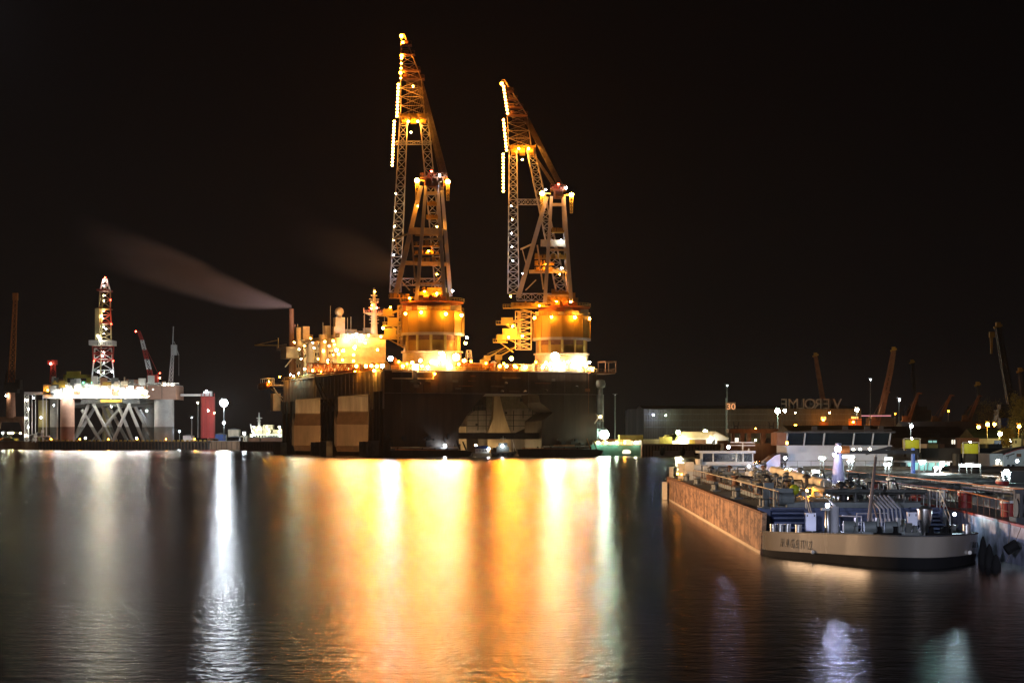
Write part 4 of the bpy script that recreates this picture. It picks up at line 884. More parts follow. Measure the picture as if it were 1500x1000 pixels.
# smoke from the funnel
def plume(nm, lab, pts, dens, col=(.9,.85,.85)):
    b = MB(); n = 16; vs = []; 
    for (p, r1, r2) in pts:
        for i in range(n): a = 2*math.pi*i/n; vs.append((p.x, p.y+r2*math.cos(a), p.z+r1*math.sin(a)))
    fs = [(j*n+i, j*n+(i+1)%n, (j+1)*n+(i+1)%n, (j+1)*n+i) for j in range(len(pts)-1) for i in range(n)] + [tuple(range(n))[::-1], tuple(range((len(pts)-1)*n, len(pts)*n))]
    b.add(vs, fs)
    m = bpy.data.materials.new(nm+'_volume'); m.use_nodes = True; nt = m.node_tree; nt.nodes.clear(); N = nt.nodes; Lk = nt.links
    v = N.new('ShaderNodeVolumePrincipled'); o = N.new('ShaderNodeOutputMaterial'); Lk.new(v.outputs[0], o.inputs['Volume'])
    v.inputs['Color'].default_value = (*col, 1); v.inputs['Anisotropy'].default_value = .1
    tc = N.new('ShaderNodeTexCoord'); sx = N.new('ShaderNodeSeparateXYZ'); Lk.new(tc.outputs['Object'], sx.inputs[0])
    # density falls from the mouth (x large) to the far end, and from the plume's axis outwards
    x0 = pts[0][0].x; x1 = pts[-1][0].x
    tt = N.new('ShaderNodeMapRange'); tt.inputs['From Min'].default_value = x1; tt.inputs['From Max'].default_value = x0; Lk.new(sx.outputs['X'], tt.inputs['Value'])
    pw = N.new('ShaderNodeMath'); pw.operation = 'POWER'; pw.inputs[1].default_value = 2.2; Lk.new(tt.outputs[0], pw.inputs[0])
    def curve(vals):
        fc = N.new('ShaderNodeFloatCurve'); cv = fc.mapping.curves[0]
        k = len(pts)-1
        lo, hi = min(vals), max(vals); rng = (hi-lo) or 1
        P_ = [(1-(x0-p[0].x)/(x0-x1), (v_-lo)/rng) for p, v_ in zip(pts, vals)][::-1]
        cv.points[0].location = P_[0]; cv.points[1].location = P_[-1]
        for q_ in P_[1:-1]: cv.points.new(*q_)
        fc.mapping.update(); Lk.new(tt.outputs[0], fc.inputs['Value'])
        m1 = N.new('ShaderNodeMath'); m1.operation = 'MULTIPLY_ADD'; m1.inputs[1].default_value = rng; m1.inputs[2].default_value = lo; Lk.new(fc.outputs[0], m1.inputs[0]); return m1.outputs[0]
    def mth(op, a, b_=None):
        n_ = N.new('ShaderNodeMath'); n_.operation = op
        for i, s_ in enumerate((a, b_)):
            if s_ is None: continue
            if isinstance(s_, (int, float)): n_.inputs[i].default_value = s_
            else: Lk.new(s_, n_.inputs[i])
        return n_.outputs[0]
    zc = curve([p[0].z for p in pts]); yc = curve([p[0].y for p in pts]); rz_ = curve([p[1] for p in pts]); ry_ = curve([p[2] for p in pts])
    dz = mth('DIVIDE', mth('SUBTRACT', sx.outputs['Z'], zc), rz_); dy = mth('DIVIDE', mth('SUBTRACT', sx.outputs['Y'], yc), ry_)
    rr = mth('ADD', mth('MULTIPLY', dz, dz), mth('MULTIPLY', dy, dy))
    soft = N.new('ShaderNodeMapRange'); soft.interpolation_type = 'SMOOTHSTEP'; soft.inputs['From Min'].default_value = 1.0; soft.inputs['From Max'].default_value = .0; Lk.new(rr, soft.inputs['Value'])
    no = N.new('ShaderNodeTexNoise'); no.inputs['Scale'].default_value = 1; no.inputs['Detail'].default_value = 4
    mp = N.new('ShaderNodeMapping'); mp.inputs['Scale'].default_value = (.012,.06,.07); mp.inputs['Rotation'].default_value = (0, R(-18), 0); Lk.new(tc.outputs['Object'], mp.inputs['Vector']); Lk.new(mp.outputs[0], no.inputs['Vector'])
    nr = N.new('ShaderNodeMapRange'); nr.inputs['From Min'].default_value = .3; nr.inputs['From Max'].default_value = .7; nr.inputs['To Min'].default_value = .08; Lk.new(no.outputs['Fac'], nr.inputs['Value'])
    d = mth('MULTIPLY', mth('MULTIPLY', mth('MULTIPLY', pw.outputs[0], mth('POWER', soft.outputs[0], 1.6)), nr.outputs[0]), dens)
    Lk.new(d, v.inputs['Density'])
    o_ = b.build(nm, m)
    import bmesh
    bm = bmesh.new(); bm.from_mesh(o_.data); bmesh.ops.recalc_face_normals(bm, faces=bm.faces); bm.to_mesh(o_.data); bm.free()
    o_['label'] = lab; o_['category'] = 'smoke'; o_['kind'] = 'stuff'
SPL = [(P(427,449,FUN.y),1.0,1.0),(P(414,446,FUN.y),2.4,2.4),(P(395,442,FUN.y),4.2,4),(P(372,437,FUN.y),6,6),(P(341,428,FUN.y),8.5,8),(P(300,412,FUN.y),10.5,10),(P(256,396,FUN.y),12,12),(P(171,366,FUN.y),14,14),(P(100,340,FUN.y),15,15)]
plume('smoke_plume', 'pale plume of smoke drifting left from the thin rusty funnel', SPL, 1.3, (.92,.88,1.0))
SP2 = [(P(574,395,FUN.y-40),8,8),(P(540,382,FUN.y-40),13,11),(P(500,365,FUN.y-40),15,14),(P(440,340,FUN.y-40),15,16),(P(380,315,FUN.y-40),14,16)]
plume('smoke_wisp', 'faint brown wisp of smoke left of the tall crane boom', SP2, .026)

# ================================================================== right background
def building(nm, lab, x0, x1, ytop, Y, dep, wm, rm, ybase=648, rise=1.5, doors=(), wins=(), gable=False, cat='building'):
    a = P(x0,645,Y); c = P(x1,ytop,Y); zb = 2.2
    t = thing(nm, lab, cat, Frame((a.x+c.x)/2, Y, zb))
    b = MB(); b.box(a.x,c.x,Y,Y+dep,zb,c.z)
    if gable: b.prism([(a.x,Y,c.z),(c.x,Y,c.z),((a.x+c.x)/2,Y,c.z+rise-.15)], (0,dep,0))
    b.build('wall', wm, t, True)
    b = MB()
    if gable:
        m_ = (a.x+c.x)/2
        b.prism([(a.x-.6,Y-.5,c.z-.1),(m_,Y-.5,c.z+rise),(m_,Y-.5,c.z+rise+.4),(a.x-.6,Y-.5,c.z+.3)], (0,dep+1,0)); b.prism([(c.x+.6,Y-.5,c.z-.1),(m_,Y-.5,c.z+rise),(m_,Y-.5,c.z+rise+.4),(c.x+.6,Y-.5,c.z+.3)], (0,dep+1,0))
    else:
        b.prism([(a.x-.5,Y-.6,c.z+.02),(a.x-.5,Y+dep/2,c.z+rise),(a.x-.5,Y+dep+.6,c.z+.02)], (c.x-a.x+1,0,0))
    b.build('roof', rm, t, True)
    for (d0,d1,y0,y1,m_) in doors:
        p = P(d0,y1,Y); q = P(d1,y0,Y); b = MB(); b.box(p.x,q.x,Y-.15,Y-.003,max(zb+.02,p.z),q.z); b.build('door', m_, t, True)
    for (d0,d1,y0,y1,m_) in wins:
        p = P(d0,y1,Y); q = P(d1,y0,Y); b = MB(); b.box(p.x,q.x,Y-.12,Y-.003,p.z,q.z); f = b.build('window', m_, t, True)
        b = MB(); b.box((p.x+q.x)/2-.08,(p.x+q.x)/2+.08,Y-.2,Y-.125,p.z,q.z); b.build('glazing_bar', M_dark, f, True)
    return t
M_hang = corrugated('hangar_sheet', (.10,.095,.07), 1.2, 'X', rough=.7, var=.35, scale=.12, streak=True)
M_lit  = emis('lit_window', (1,.52,.14), 1.6); M_litw = emis('lit_window_white', (1,.93,.75), 1.4); M_litt = emis('lit_window_teal', (.45,.95,.85), .5)
hg = building('shipyard_hall', 'very long grey-green corrugated shipyard hall carrying big rooftop letters', 943, 1262, 598.5, 1010, 60, M_hang, M_darkroof, rise=2.0,
    doors=((1200,1213,618,632,M_brown),(1243,1262,613,632,M_orange)), wins=((1202.5,1210,610,616,M_lit),(1202.5,1211,620,622,M_lit),(1247,1257,610,620,M_lit)))
b = MB(); b.prism([P(920,648,1040),P(943,648,1010),P(943,598.5,1010),P(920,599,1040)], (2,60,0)); b.build('end_wall', M_hang, hg, True)
for y in (607,616,626):
    b = MB(); a = P(944,y,1010); c = P(1262,y,1010); b.box(a.x,c.x,1009.7,1009.99,a.z,a.z+.4); b.build('cladding_rail', M_fit, hg, True)
for (px,py,pw,c,r) in ((957,606,2200,(.6,.66,1),.35),(1206,613,2400,SOD,.5),(1250,616,1800,SOD,.5),(975,607,700,(.8,1,.6),.25)):
    lamp(hg, P(px,py,1005), pw, c, r, 'wall_lamp', size=.5)
# rooftop letters, read from behind
sg = thing('rooftop_letters', 'big free-standing letters on the shipyard hall roof seen from behind, so mirrored', 'sign', Frame(*P(1188,600,1012)[:2], P(1188,599.5,1012).z))
M_sign = mat('sign_metal', (.30,.28,.25), .6)
word = 'VEROLME'; xs = [1226.5,1211,1198.5,1186.5,1174.5,1162,1149]
for ch, px in zip(word, xs):
    p = sg_p = FR[sg.name].I @ P(px, 599, 1012)
    o = letters(ch, 7.3, .25, M_sign, sg, (p.x, 0, .3), (R(90), 0, R(180)), 'letter')
b = MB()
for px in range(1145, 1233, 6): p = FR[sg.name].I @ P(px, 599, 1012); b.bar((p.x,.6,0),(p.x,.6,5),.15); b.bar((p.x,.6,4),(p.x,3,0),.12)
b.build('letter_frame', M_fit, sg)
lamp(sg, P(1215,603,985), 380, NEUT, .3, 'sign_lamp', size=.4); lamp(sg, P(1165,603,985), 380, NEUT, .3, 'sign_lamp', size=.4)
# lamp posts right side
lamp_post(885,628,645,835,70000,GREENW,1.8,'mast with a blazing green-white floodlight beside the green ship bow',nm='floodlight_mast')
lamp_post(901,577,645,870,1,WHITE,.15,'tall unlit mast standing right of the green-white floodlight',nm='lamp_post')
lamp_post(993,629,643,830,6000,(.95,1,.55),.8,'yellow-green lamp left of the tent-roofed hall')
lamp_post(1033,628,643,845,6000,(.95,1,.55),.8,'yellow-green lamp above the ridge of the tent-roofed hall')
lamp_post(1139,597,640,900,22000,GREENW,1.1,'tall mast with a green-white floodlight left of the rooftop letters',nm='floodlight_mast',extra=((1149.5,598.5,6000,(1,.98,.92),.7),))
lamp_post(1255,596,640,900,9000,(1,.95,.75),.8,'mast with a creamy floodlight at the right end of the shipyard hall',nm='floodlight_mast')
lamp_post(1165,620.5,640,800,3000,SOD,.6,'low orange lamp in front of the shipyard hall doors')
lamp_post(1275,554,640,700,150,WHITE,.2,'tall thin dark mast with two tiny white lights on top',nm='lamp_post')
lamp_post(1317,583,640,760,900,WHITE,.35,'slender pole with a dim white lamp between the orange deck cranes')
lamp_post(1334,620,643,330,700,WHITE,.22,'thin pole with a bluish white lamp standing on the left lime tank')
lamp_post(1389,600,640,800,300,SOD,.3,'short pole with a faint red-orange lamp between two deck cranes')
lamp_post(1065,563,640,880,60,WHITE,.2,'tall unlit double-headed pole behind the number sign',nm='lamp_post')
lamp_post(1311,604,640,900,150,SOD,.3,'faint orange light on a short pole among the deck cranes')
for px,py,c,pw,lab in ((1433,621.5,SOD,6000,'large orange street lamp left of the bare yellow tree'),(1446,617,WARM,3500,'orange lamp seen through the branches of the bare tree'),(1456,617.5,SOD,3500,'orange lamp at the right edge of the bare tree crown'),(1464,631,(1,.85,.2),5500,'yellow lamp above the green roof'),(1466,619,(.75,.85,1),1800,'small blue-white lamp left of the blue container'),(1471,618,(.75,.85,1),3500,'bright blue-white lamp in front of the blue container'),(1492,620,SOD,3500,'orange lamp under the yellow tree at the right edge'),(1498,632,(1,.7,.5),4500,'pinkish lamp at the extreme right edge')):
    lamp_post(px,py,643,455 if px in (1446,1464,1492) else 620,pw*(.6 if px in (1446,1464,1492) else 1),c,.4 if px in (1446,1464,1492) else .5,lab)
# number sign
t = thing('number_sign', 'glowing orange sign with the number 30 above the shipyard hall roofline', 'sign', Frame(*P(1070.5,600,860)[:2]))
q = lambda px,py,dy=0: P(px,py,860+dy)
b = MB(); b.box(q(1063.5,0).x,q(1077.5,0).x,860,860.6,q(0,600).z,q(0,589).z); b.build('panel', mat('sign_panel', (.30,.16,.10), .6), t, True)
b = MB(); b.tube(q(1063.5,645,1),q(1063.5,583,1),.22,6); b.bar(q(1063.5,594,1),q(1070,594,1),.3); b.build('pole', M_fit, t, True)
pp = FR[t.name].I @ q(1070.8,599.2,-.1)
letters('30', 3.4, .04, emis('number_glow', (1,.42,.2), .75), t, (pp.x,-.1,pp.z), (R(90),0,0), 'number', scalex=1.15)
# tent roofed hall
t = thing('tent_hall', 'low white hall with a long cream sheet roof lit from behind', 'building', Frame(*P(1020,648,840)[:2], 2.2))
q = lambda px,py,dy=0: P(px,py,840+dy)
b = MB(); b.box(q(981,0).x,q(1037,0).x,840,850,2.2,q(0,641).z); b.prism([q(1037,651),q(1063,651),q(1066,641),q(1048,632.5),q(1037,640)], (0,12,0)); b.build('wall', M_white, t, True)
b = MB(); b.prism([q(979,641.5,-1),q(1037,641.5,-1),q(1049,632,-1),q(997,632.5,-1)], (0,.5,.2)); b.prism([q(1037,641.5,-1),q(1049,631.8,-1),q(1067,641,-1),q(1067,642,-1),q(1049,633,-1),q(1039,641.5,-1)], (0,12,0)); b.build('roof', M_tile, t, True)
for x0,x1,m_ in ((1010,1018,M_yellow),(1018,1034,M_brown),(1043,1047,M_dark),(985,1000,M_litw),(1001,1008,M_litw)):
    b = MB(); b.box(q(x0,0).x,q(x1,0).x,839.7,839.98,2.25,q(0,643.5).z); b.build('door', m_, t, True)
lamp(t, q(1000,642,-3), 2600, (1,.95,.6), .35, 'wall_lamp', size=.4); lamp(t, q(1043,642,-3), 1500, (1,.9,.7), .3, 'wall_lamp', size=.4)
# green ship, yard stuff on quay
t = thing('green_ship', 'dark green ship bow with a lit oval opening just right of the crane vessel', 'ship', Frame(*P(905,668,822)[:2]))
q = lambda px,py,dy=0: P(px,py,822+dy)
b = MB(); b.prism([q(866,667.5),q(938,667.5),q(949,652),q(866,651)], (0,8,0)); b.build('hull', M_green, t, True)
b = MB(); b.prism([q(912,664,-.2),q(923,664,-.2),q(924,661,-.2),q(921,658.5,-.2),q(914,658.5,-.2),q(912,661,-.2)], (0,.19,0)); b.build('opening', M_litw, t, True)
b = MB(); b.rail([q(868,651),q(948,651.5)], .9, 1.5, .05); b.build('railing', M_white2, t, True)
for i in range(16):
    x = 872+i*4.4; b = MB(); b.cbox(q(x,651,2), rnd.uniform(.5,1.6), 1.2, rnd.uniform(.5,2.2)); b.build('deck_gear', rnd.choice([M_yellow,M_white2,M_orange,M_cream]), t, True)
for px in (876,888,903,915,931): lamp(t, q(px,646.5,-1), 1300, rnd.choice([WARM,(1,.9,.6),GREENW]), .3, 'deck_lamp', size=.3)
for x0,x1,y0,m_,lab in ((907,942,637,M_yellow,'long yellow container behind the green ship bow'),(942,966,643,M_cream,'cream crate pile right of the yellow container'),(966,984,640,M_lyellow,'pale yellow tarpaulined stack left of the tent-roofed hall'),(1052,1066,645,M_brown,'brown crate by the corner of the tent-roofed hall'),(1067,1074,641,M_fit,'dark cabin between the tent hall and the rusty pontoon'),(872,905,643,M_orange,'orange container under the green-white floodlight')):
    b = MB(); a = P(x0,645,832); c = P(x1,y0,832); b.box(a.x,c.x,832,835,2.2,c.z)
    n = int((c.x-a.x)/1.2)
    for i in range(n): b.box(a.x+i*1.2+.2,a.x+i*1.2+.55,831.85,832,2.4,c.z-.2)
    solo('cargo_container', b, m_, lab, 'container', 'containers and crates on the far quay')
b = MB()
for i in range(5): b.prism([P(966+i*4,645,838),P(976+i*4,645,838),P(985+i*3,637-i*.8,838),P(975+i*3,636.5,838)], (0,4,0))
solo('tarpaulin_stack', b, M_lyellow, 'yellow sheeted stack rising behind the left end of the tent-roofed hall', 'stack')
# quay wall right
quay(940,1075,651,666,814,M_wallrust,'long orange-brown sheet pile quay below the tent-roofed hall',6,30)
quay(1075,1180,651,667,811,M_wallrust,'brown quay wall with black piles behind the low grey wheelhouse',6,24)
quay(1180,1560,652,667,808,M_wood,'dark quay wall behind the row of moored tankers',6,20)
for px in (970,1000,1020,1058):
    b = MB(); p = P(px,661,812); b.lathe((p.x,812.5,p.z), [(.6,-1.6),(1.1,-1),(1.2,0),(1.1,1),(.6,1.6)], 12)
    solo('tyre_fender', b, M_black, 'round black rubber fender hanging on the orange-brown quay', 'fender', 'black fenders on the far quay', smooth=True)
# rusty floating dock with posts
t = thing('rusty_pontoon', 'rusty brown floating dock frame with horned posts beneath the number sign', 'floating dock', Frame(*P(1107,650,640)[:2]))
q = lambda px,py,dy=0: P(px,py,640+dy)
b = MB(); b.box(q(1068,0).x,q(1144,0).x,640,648,q(0,634).z,q(0,628).z); b.build('beam', M_rust, t, True)
b = MB(); b.box(q(1060,0).x,q(1150,0).x,640,650,-.5,q(0,649).z); b.build('hull', M_rust, t, True)
for x0,x1 in ((1072,1077),(1085,1091),(1095,1101),(1115,1122),(1138,1143)):
    b = MB(); b.box(q(x0,0).x,q(x1,0).x,641,643,q(0,649).z,q(0,634).z); b.build('post', M_brown, t, True)
for xc in (1078,1130):
    b = MB(); b.bar(q(xc-3.4,619),q(xc-2.4,628),.35); b.bar(q(xc+3.4,619),q(xc+2.4,628),.35); b.bar(q(xc-3,624),q(xc+3,624),.35); b.bar(q(xc-3.4,619),q(xc-4.6,617.6),.3); b.bar(q(xc+3.4,619),q(xc+4.6,617.6),.3); b.build('horned_bollard', M_dark, t, True)
b = MB(); b.rail([q(1085,628),q(1126,628)],1.1,1.4,.05); b.build('railing', M_dark, t, True)
for x0,x1,m_ in ((1078,1085,M_litw),(1102,1114,mat('pale_green_panel',(.32,.40,.24),.6)),(1124,1137,M_fit),(1091,1095,M_groof)):
    b = MB(); b.box(q(x0,0).x,q(x1,0).x,646,646.3,q(0,648).z,q(0,641).z); b.build('panel', m_, t, True)
lamp(t, q(1107,626,-4), 350, SOD, .2, 'work_lamp', size=.3); lamp(t, q(1107,643,-3), 250, (1,.9,.6), .25, 'work_lamp', size=.3)
# buildings behind the tankers
building('warehouse','long low warehouse with an olive green roof behind the large white wheelhouse',1160,1290,633,560,30,M_darkroof,mat('olive_roof',(.16,.17,.08),.8),rise=2)
building('brown_shed','wide brown-roofed shed between the white wheelhouse and the lime tanks',1290,1420,641,520,30,M_darkroof,M_darkroof,rise=3,wins=((1360,1372,645,648,M_litt),(1394,1399,644,650,M_litw),(1404,1411,644,650,M_litw)))
building('pale_store','pale store with a ribbed fascia beneath the orange deck cranes',1352,1444,620,880,30,mat('pale_fascia',(.34,.30,.22),.7),M_darkroof,rise=1)
building('dark_hall','dark round-backed hall in front of the pale fascia store',1330,1438,633,740,30,M_darkroof,M_darkroof,rise=4)
building('green_roof_house','low cream house with a moss green roof below the yellow lamp',1430,1520,642,480,16,mat('cream_wall',(.55,.50,.30),.7),M_groof,rise=2.4,doors=((1456,1467,645,652,M_blue),(1468,1474,645,652,M_dark)),wins=((1480,1482,645,649,M_glass),(1487,1489,645,649,M_glass)))
building('cream_bungalow','small bungalow front at the right edge under the pink lamp',1492,1540,636,560,12,M_cream,M_groof,rise=1.5,wins=((1495,1499,638,642,M_litw),))
lamp(thing('eaves_lamp','lamp strip under the green roof eaves','lamp',Frame(*P(1478,640,477)[:2])), P(1480,643,475), 900, (1,.9,.5), .25, 'lamp_head', size=.3)
b = MB(); a = P(1466,0,590); b.box(a.x,P(1478,0,590).x,590,593,2.2,P(0,612,590).z)
solo('blue_container', b, M_blue, 'blue container stack behind the bright blue-white lamp', 'container')
b = MB(); b.box(P(1262,0,890).x,P(1305,0,890).x,890,890.4,P(0,609.5,890).z,P(0,608,890).z)
solo('light_strip', b, emis('pink_strip',(.9,.45,.6),.45), 'thin horizontal pink-white light strip right of the shipyard hall', 'light')
# masts of the background: orange deck cranes
def deck_crane(x0, x1, ybase, ytop, xp, ypt, Y, lab, big=1):
    t = thing('derrick_crane', lab, 'crane', Frame(*P(x0,645,Y)[:2]), 'orange shipyard cranes on the right')
    s_ = Y/F_
    b = MB(); a = P(xp,ybase,Y); c = P(xp,ypt,Y); b.box(a.x-3.4*s_,a.x+3.4*s_,Y-1.2,Y+1.2,a.z,c.z); b.box(a.x-4.6*s_,a.x+9*s_,Y-1.5,Y+1.5,a.z,a.z+7*s_); b.build('pedestal', M_brown, t, True)
    A = P(x0,ybase-3,Y); B = P(x1,ytop,Y); w_ = 2.4*s_*big; h_ = .8*s_
    b = MB(); b.lattice([A+Vector((-w_,-1,0)),A+Vector((w_,-1,0)),A+Vector((w_,1,0)),A+Vector((-w_,1,0))],[B+Vector((-h_,-.5,0)),B+Vector((h_,-.5,0)),B+Vector((h_,.5,0)),B+Vector((-h_,.5,0))], 12, .34, .16)
    b.bar(c, B, .12); b.build('boom', M_brown, t, True)
    b = MB(); b.bar(B, B+Vector((1.2*s_*4,0,-1.5*s_)), .5); b.bar(B, B+Vector((0,0,-9*s_)), .1); b.build('boom_tip', M_brown, t, True)
deck_crane(1285,1299,623,573,1279,608,900,'first deck crane from the left, its boom touching the tallest boom')
deck_crane(1329,1345,623,575,1325,609,900,'second deck crane from the left with an orange lattice boom')
deck_crane(1374,1393,621,578,1369,609,900,'third deck crane from the left, standing on the pale fascia store')
deck_crane(1418,1434,622,579,1413,608,900,'fourth deck crane from the left, close to the bare yellow tree')
def tall_boom(pts, wA, Y, m_, lab, nm='shipyard_crane', lampc=None):
    t = thing(nm, lab, 'crane', Frame(*P(pts[0][0],645,Y)[:2]), 'shipyard cranes')
    b = MB(); s_ = Y/F_
    for i, ((xa,ya),(xb,yb)) in enumerate(zip(pts, pts[1:])):
        w0 = wA*.72*(1-i/len(pts)*.6)*s_; w1 = wA*.72*(1-(i+1)/len(pts)*.6)*s_; A = P(xa,ya,Y); B = P(xb,yb,Y)
        b.lattice([A+Vector((-w0,-1.5,0)),A+Vector((w0,-1.5,0)),A+Vector((w0,1.5,0)),A+Vector((-w0,1.5,0))],[B+Vector((-w1,-1,0)),B+Vector((w1,-1,0)),B+Vector((w1,1,0)),B+Vector((-w1,1,0))], 9, .6, .3, x=True)
    b.build('boom', m_, t, True)
    A = P(pts[0][0],pts[0][1],Y); b = MB(); b.box(A.x-5,A.x+5,Y-3,Y+3,2.2,A.z+2); b.box(A.x-6,A.x+7,Y-4,Y+4,max(2.3,A.z-6),A.z); b.build('machine_house', M_dark, t, True)
    B = P(*pts[-1],Y); b = MB(); b.bar(B+Vector((-1.5,0,0)), B+Vector((1.5,0,1)), .9); b.cbox(B,1.6,1.6,2); b.build('boom_tip', M_yellow, t, True)
    return t
tall_boom([(1206,590),(1200,555),(1194.5,522)],3.6,1050,M_brown,'thin leaning dark orange crane boom rising behind the rooftop letters',lampc=1200)
tall_boom([(1289,612),(1303,548),(1309,514)],5,980,M_brown,'tallest orange-brown boom on the right, leaning right behind the first deck crane',lampc=1200)
tall_boom([(1343,600),(1338,560),(1336,532)],2.4,1100,M_dark,'almost invisible dark crane whose yellow tip block catches some light',lampc=1500)
tall_boom([(1433,600),(1433,580),(1432,565)],2.0,1000,M_dark,'small dark crane behind the fourth deck crane')
tall_boom([(1483,600),(1472,540),(1462,480)],6,760,M_dark,'big dark lattice crane at the right edge with a hanging hook block',lampc=1000)
b = MB(); b.bar(P(1453,492,750),P(1452,518,750),.7); b.bar(P(1450,492,750),P(1451.6,518,750),.2); b.cbox(P(1453,494,750),2,1,2)
solo('hook_block', b, M_yellow, 'yellow hook block and rope hanging left of the big dark lattice crane', 'hook')
tall_boom([(1500,600),(1497,570),(1494,545)],2.4,900,M_dark,'thin dark boom cut by the right edge above the yellow tree')
# lamps added out of sight behind buildings to light the cranes
lamp_post(1350,634,640,860,26000,SOD,.5,'added lamp hidden behind the dark round-backed hall to light the cranes')
lamp_post(1240,634,640,960,26000,SOD,.5,'added lamp hidden behind the olive-roofed warehouse to light the yard')
# trees
def tree(px, ybase, ytop, wid, Y, lab, dens, bare=False):
    s_ = Y/F_; base = P(px, ybase, Y); base.z = 2.2; top = P(px, ytop, Y).z; hgt = top-base.z
    t = thing('tree', lab, 'tree', Frame(base.x, base.y, 2.2)); r2 = random.Random(px)
    b = MB(); tr = [Vector((0,0,0)), Vector((.1,0,hgt*.3)), Vector((-.1,.1,hgt*.6)), Vector((.1,0,hgt*.92))]; rad=[.35,.26,.16,.05]
    tips = []
    for i in range(3): b.tube(tr[i], tr[i+1], rad[i], 7, rad[i+1])
    W_ = wid*s_/2
    for i in range(26):
        z = hgt*(.28+.6*i/26); a = i*2.4; L = W_*(1-.35*abs(i/26-.4))*r2.uniform(.7,1.05)
        p0 = Vector((0,0,z)); p1 = p0+Vector((math.cos(a)*L*.5, math.sin(a)*L*.5, L*.45)); p2 = p1+Vector((math.cos(a+.3)*L*.5, math.sin(a+.3)*L*.5, L*.25))
        b.tube(p0,p1,.09,5,.05); b.tube(p1,p2,.05,4,.02); tips += [p1.lerp(p2,k) for k in (.2,.5,.8,1)] + [p0.lerp(p1,.7)]
        for k in range(3):
            q0 = p1.lerp(p2, r2.random()); q1 = q0+Vector((r2.uniform(-1,1),r2.uniform(-1,1),r2.uniform(.1,1)))*W_*.25; b.tube(q0,q1,.025,3,.01); tips.append(q1)
    b.build('trunk', M_bark, t)
    f = MB()
    for i in range(dens):
        c = r2.choice(tips)+Vector([r2.gauss(0,W_*.13) for _ in range(3)]); z = .16 if not bare else .11
        u = Vector([r2.uniform(-1,1) for _ in range(3)]).normalized()*z; v = u.cross(Vector([r2.uniform(-1,1) for _ in range(3)])).normalized()*z*.7
        f.add([c-u, c+v, c+u, c-v], [(0,1,2,3)])
    f.build('crown', M_leafy, t)
tree(1452, 650, 588, 46, 500, 'bare branching tree with sparse yellow leaves left of the blue container', 1800, True)
tree(1497, 650, 578, 40, 480, 'dense yellow-lit tree cut by the right edge of the picture', 5200)
tree(1475, 650, 628, 22, 470, 'small dark tree beside the blue-white lamp', 1500)
# moored dark barge with lime tanks
t = thing('dark_barge', 'long black-hulled barge behind the row of tankers, carrying the lime tanks', 'barge', Frame(*P(1400,690,300)[:2]))
q = lambda px,py,dy=0: P(px,py,300+dy)
b = MB(); b.prism([q(1292,706),q(1560,706),q(1560,656),q(1315,656),(q(1292,0).x,300,q(0,660).z)], (0,10,0)); b.build('hull', M_dark, t, True)
for x in (1348,1400,1402,1470):
    b = MB(); b.tube(q(x,693,-.5),q(x,664,-.5),.5 if x != 1348 else .2,10); b.build('fender_pipe', M_fit, t, True, smooth=True)
for (x0,x1,m_) in ((1352,1364,M_litw),(1366,1380,M_lyellow),(1382,1390,M_brown),(1440,1455,M_lyellow),(1456,1475,M_fit)):
    b = MB(); b.box(q(x0,0).x,q(x1,0).x,303,305,q(0,656).z,q(0,650).z); b.build('deck_box', m_ if m_ is not M_litw else M_cream, t, True)
def lime_tank(x0,x1,y0,y1,lab):
    t = thing('lime_tank', lab, 'tank', Frame(*P((x0+x1)/2,y1,296)[:2], P(0,y1,296).z), 'lime yellow tanks on the dark barge')
    a = P(x0,y1,296); c = P(x1,y0,296); h = c.z-a.z; wd = (c.x-a.x)/2
    b = MB(); b.box(-wd,wd,-1,1,0,h)
    for i in range(8): b.box(-wd+i*wd/4+.05,-wd+i*wd/4+.2,-1.07,-1,0.05,h-.05)
    b.build('shell', M_tank, t)
    b = MB(); b.box(-wd-.08,wd+.08,-1.1,1.1,h,h+.1); b.box(-wd*.8,wd*.8,-.9,.9,-1.2,0); b.build('frame', M_dark, t)
    b = MB(); b.bar((-wd-.2,-1.1,-.6),(-wd-.2,-1.1,h+.2),.08); b.bar((wd+.1,-1.1,-.6),(wd+.1,-1.1,h+.2),.08); [b.bar((-wd-.2,-1.1,.1+k*.25),(-wd,-1.1,.1+k*.25),.05) for k in range(4)]; b.bar((-wd-.2,-1.1,h+.2),(wd+.1,-1.1,h+.2),.06); b.build('ladder', M_white2, t)
    lamp(t, P((x0+x1)/2+1,y0-4,291.5), 260, (1,.97,.7), .12, 'tank_lamp', size=.2)
lime_tank(1324,1344.5,644,656.5,'lime yellow tank below the thin pole with the bluish lamp')
lime_tank(1410,1430.5,649.5,664,'lime yellow tank in front of the orange-brown container')
b = MB(); a = P(1410,664,300); c = P(1438,641,300); b.box(a.x,c.x,301.5,305,a.z-1,c.z)
for i in range(9): b.box(a.x+i*.31+.05,a.x+i*.31+.15,301.42,301.5,a.z-.8,c.z-.1)
solo('rust_container', b, M_rust, 'orange-brown container standing behind the right lime tank', 'container')

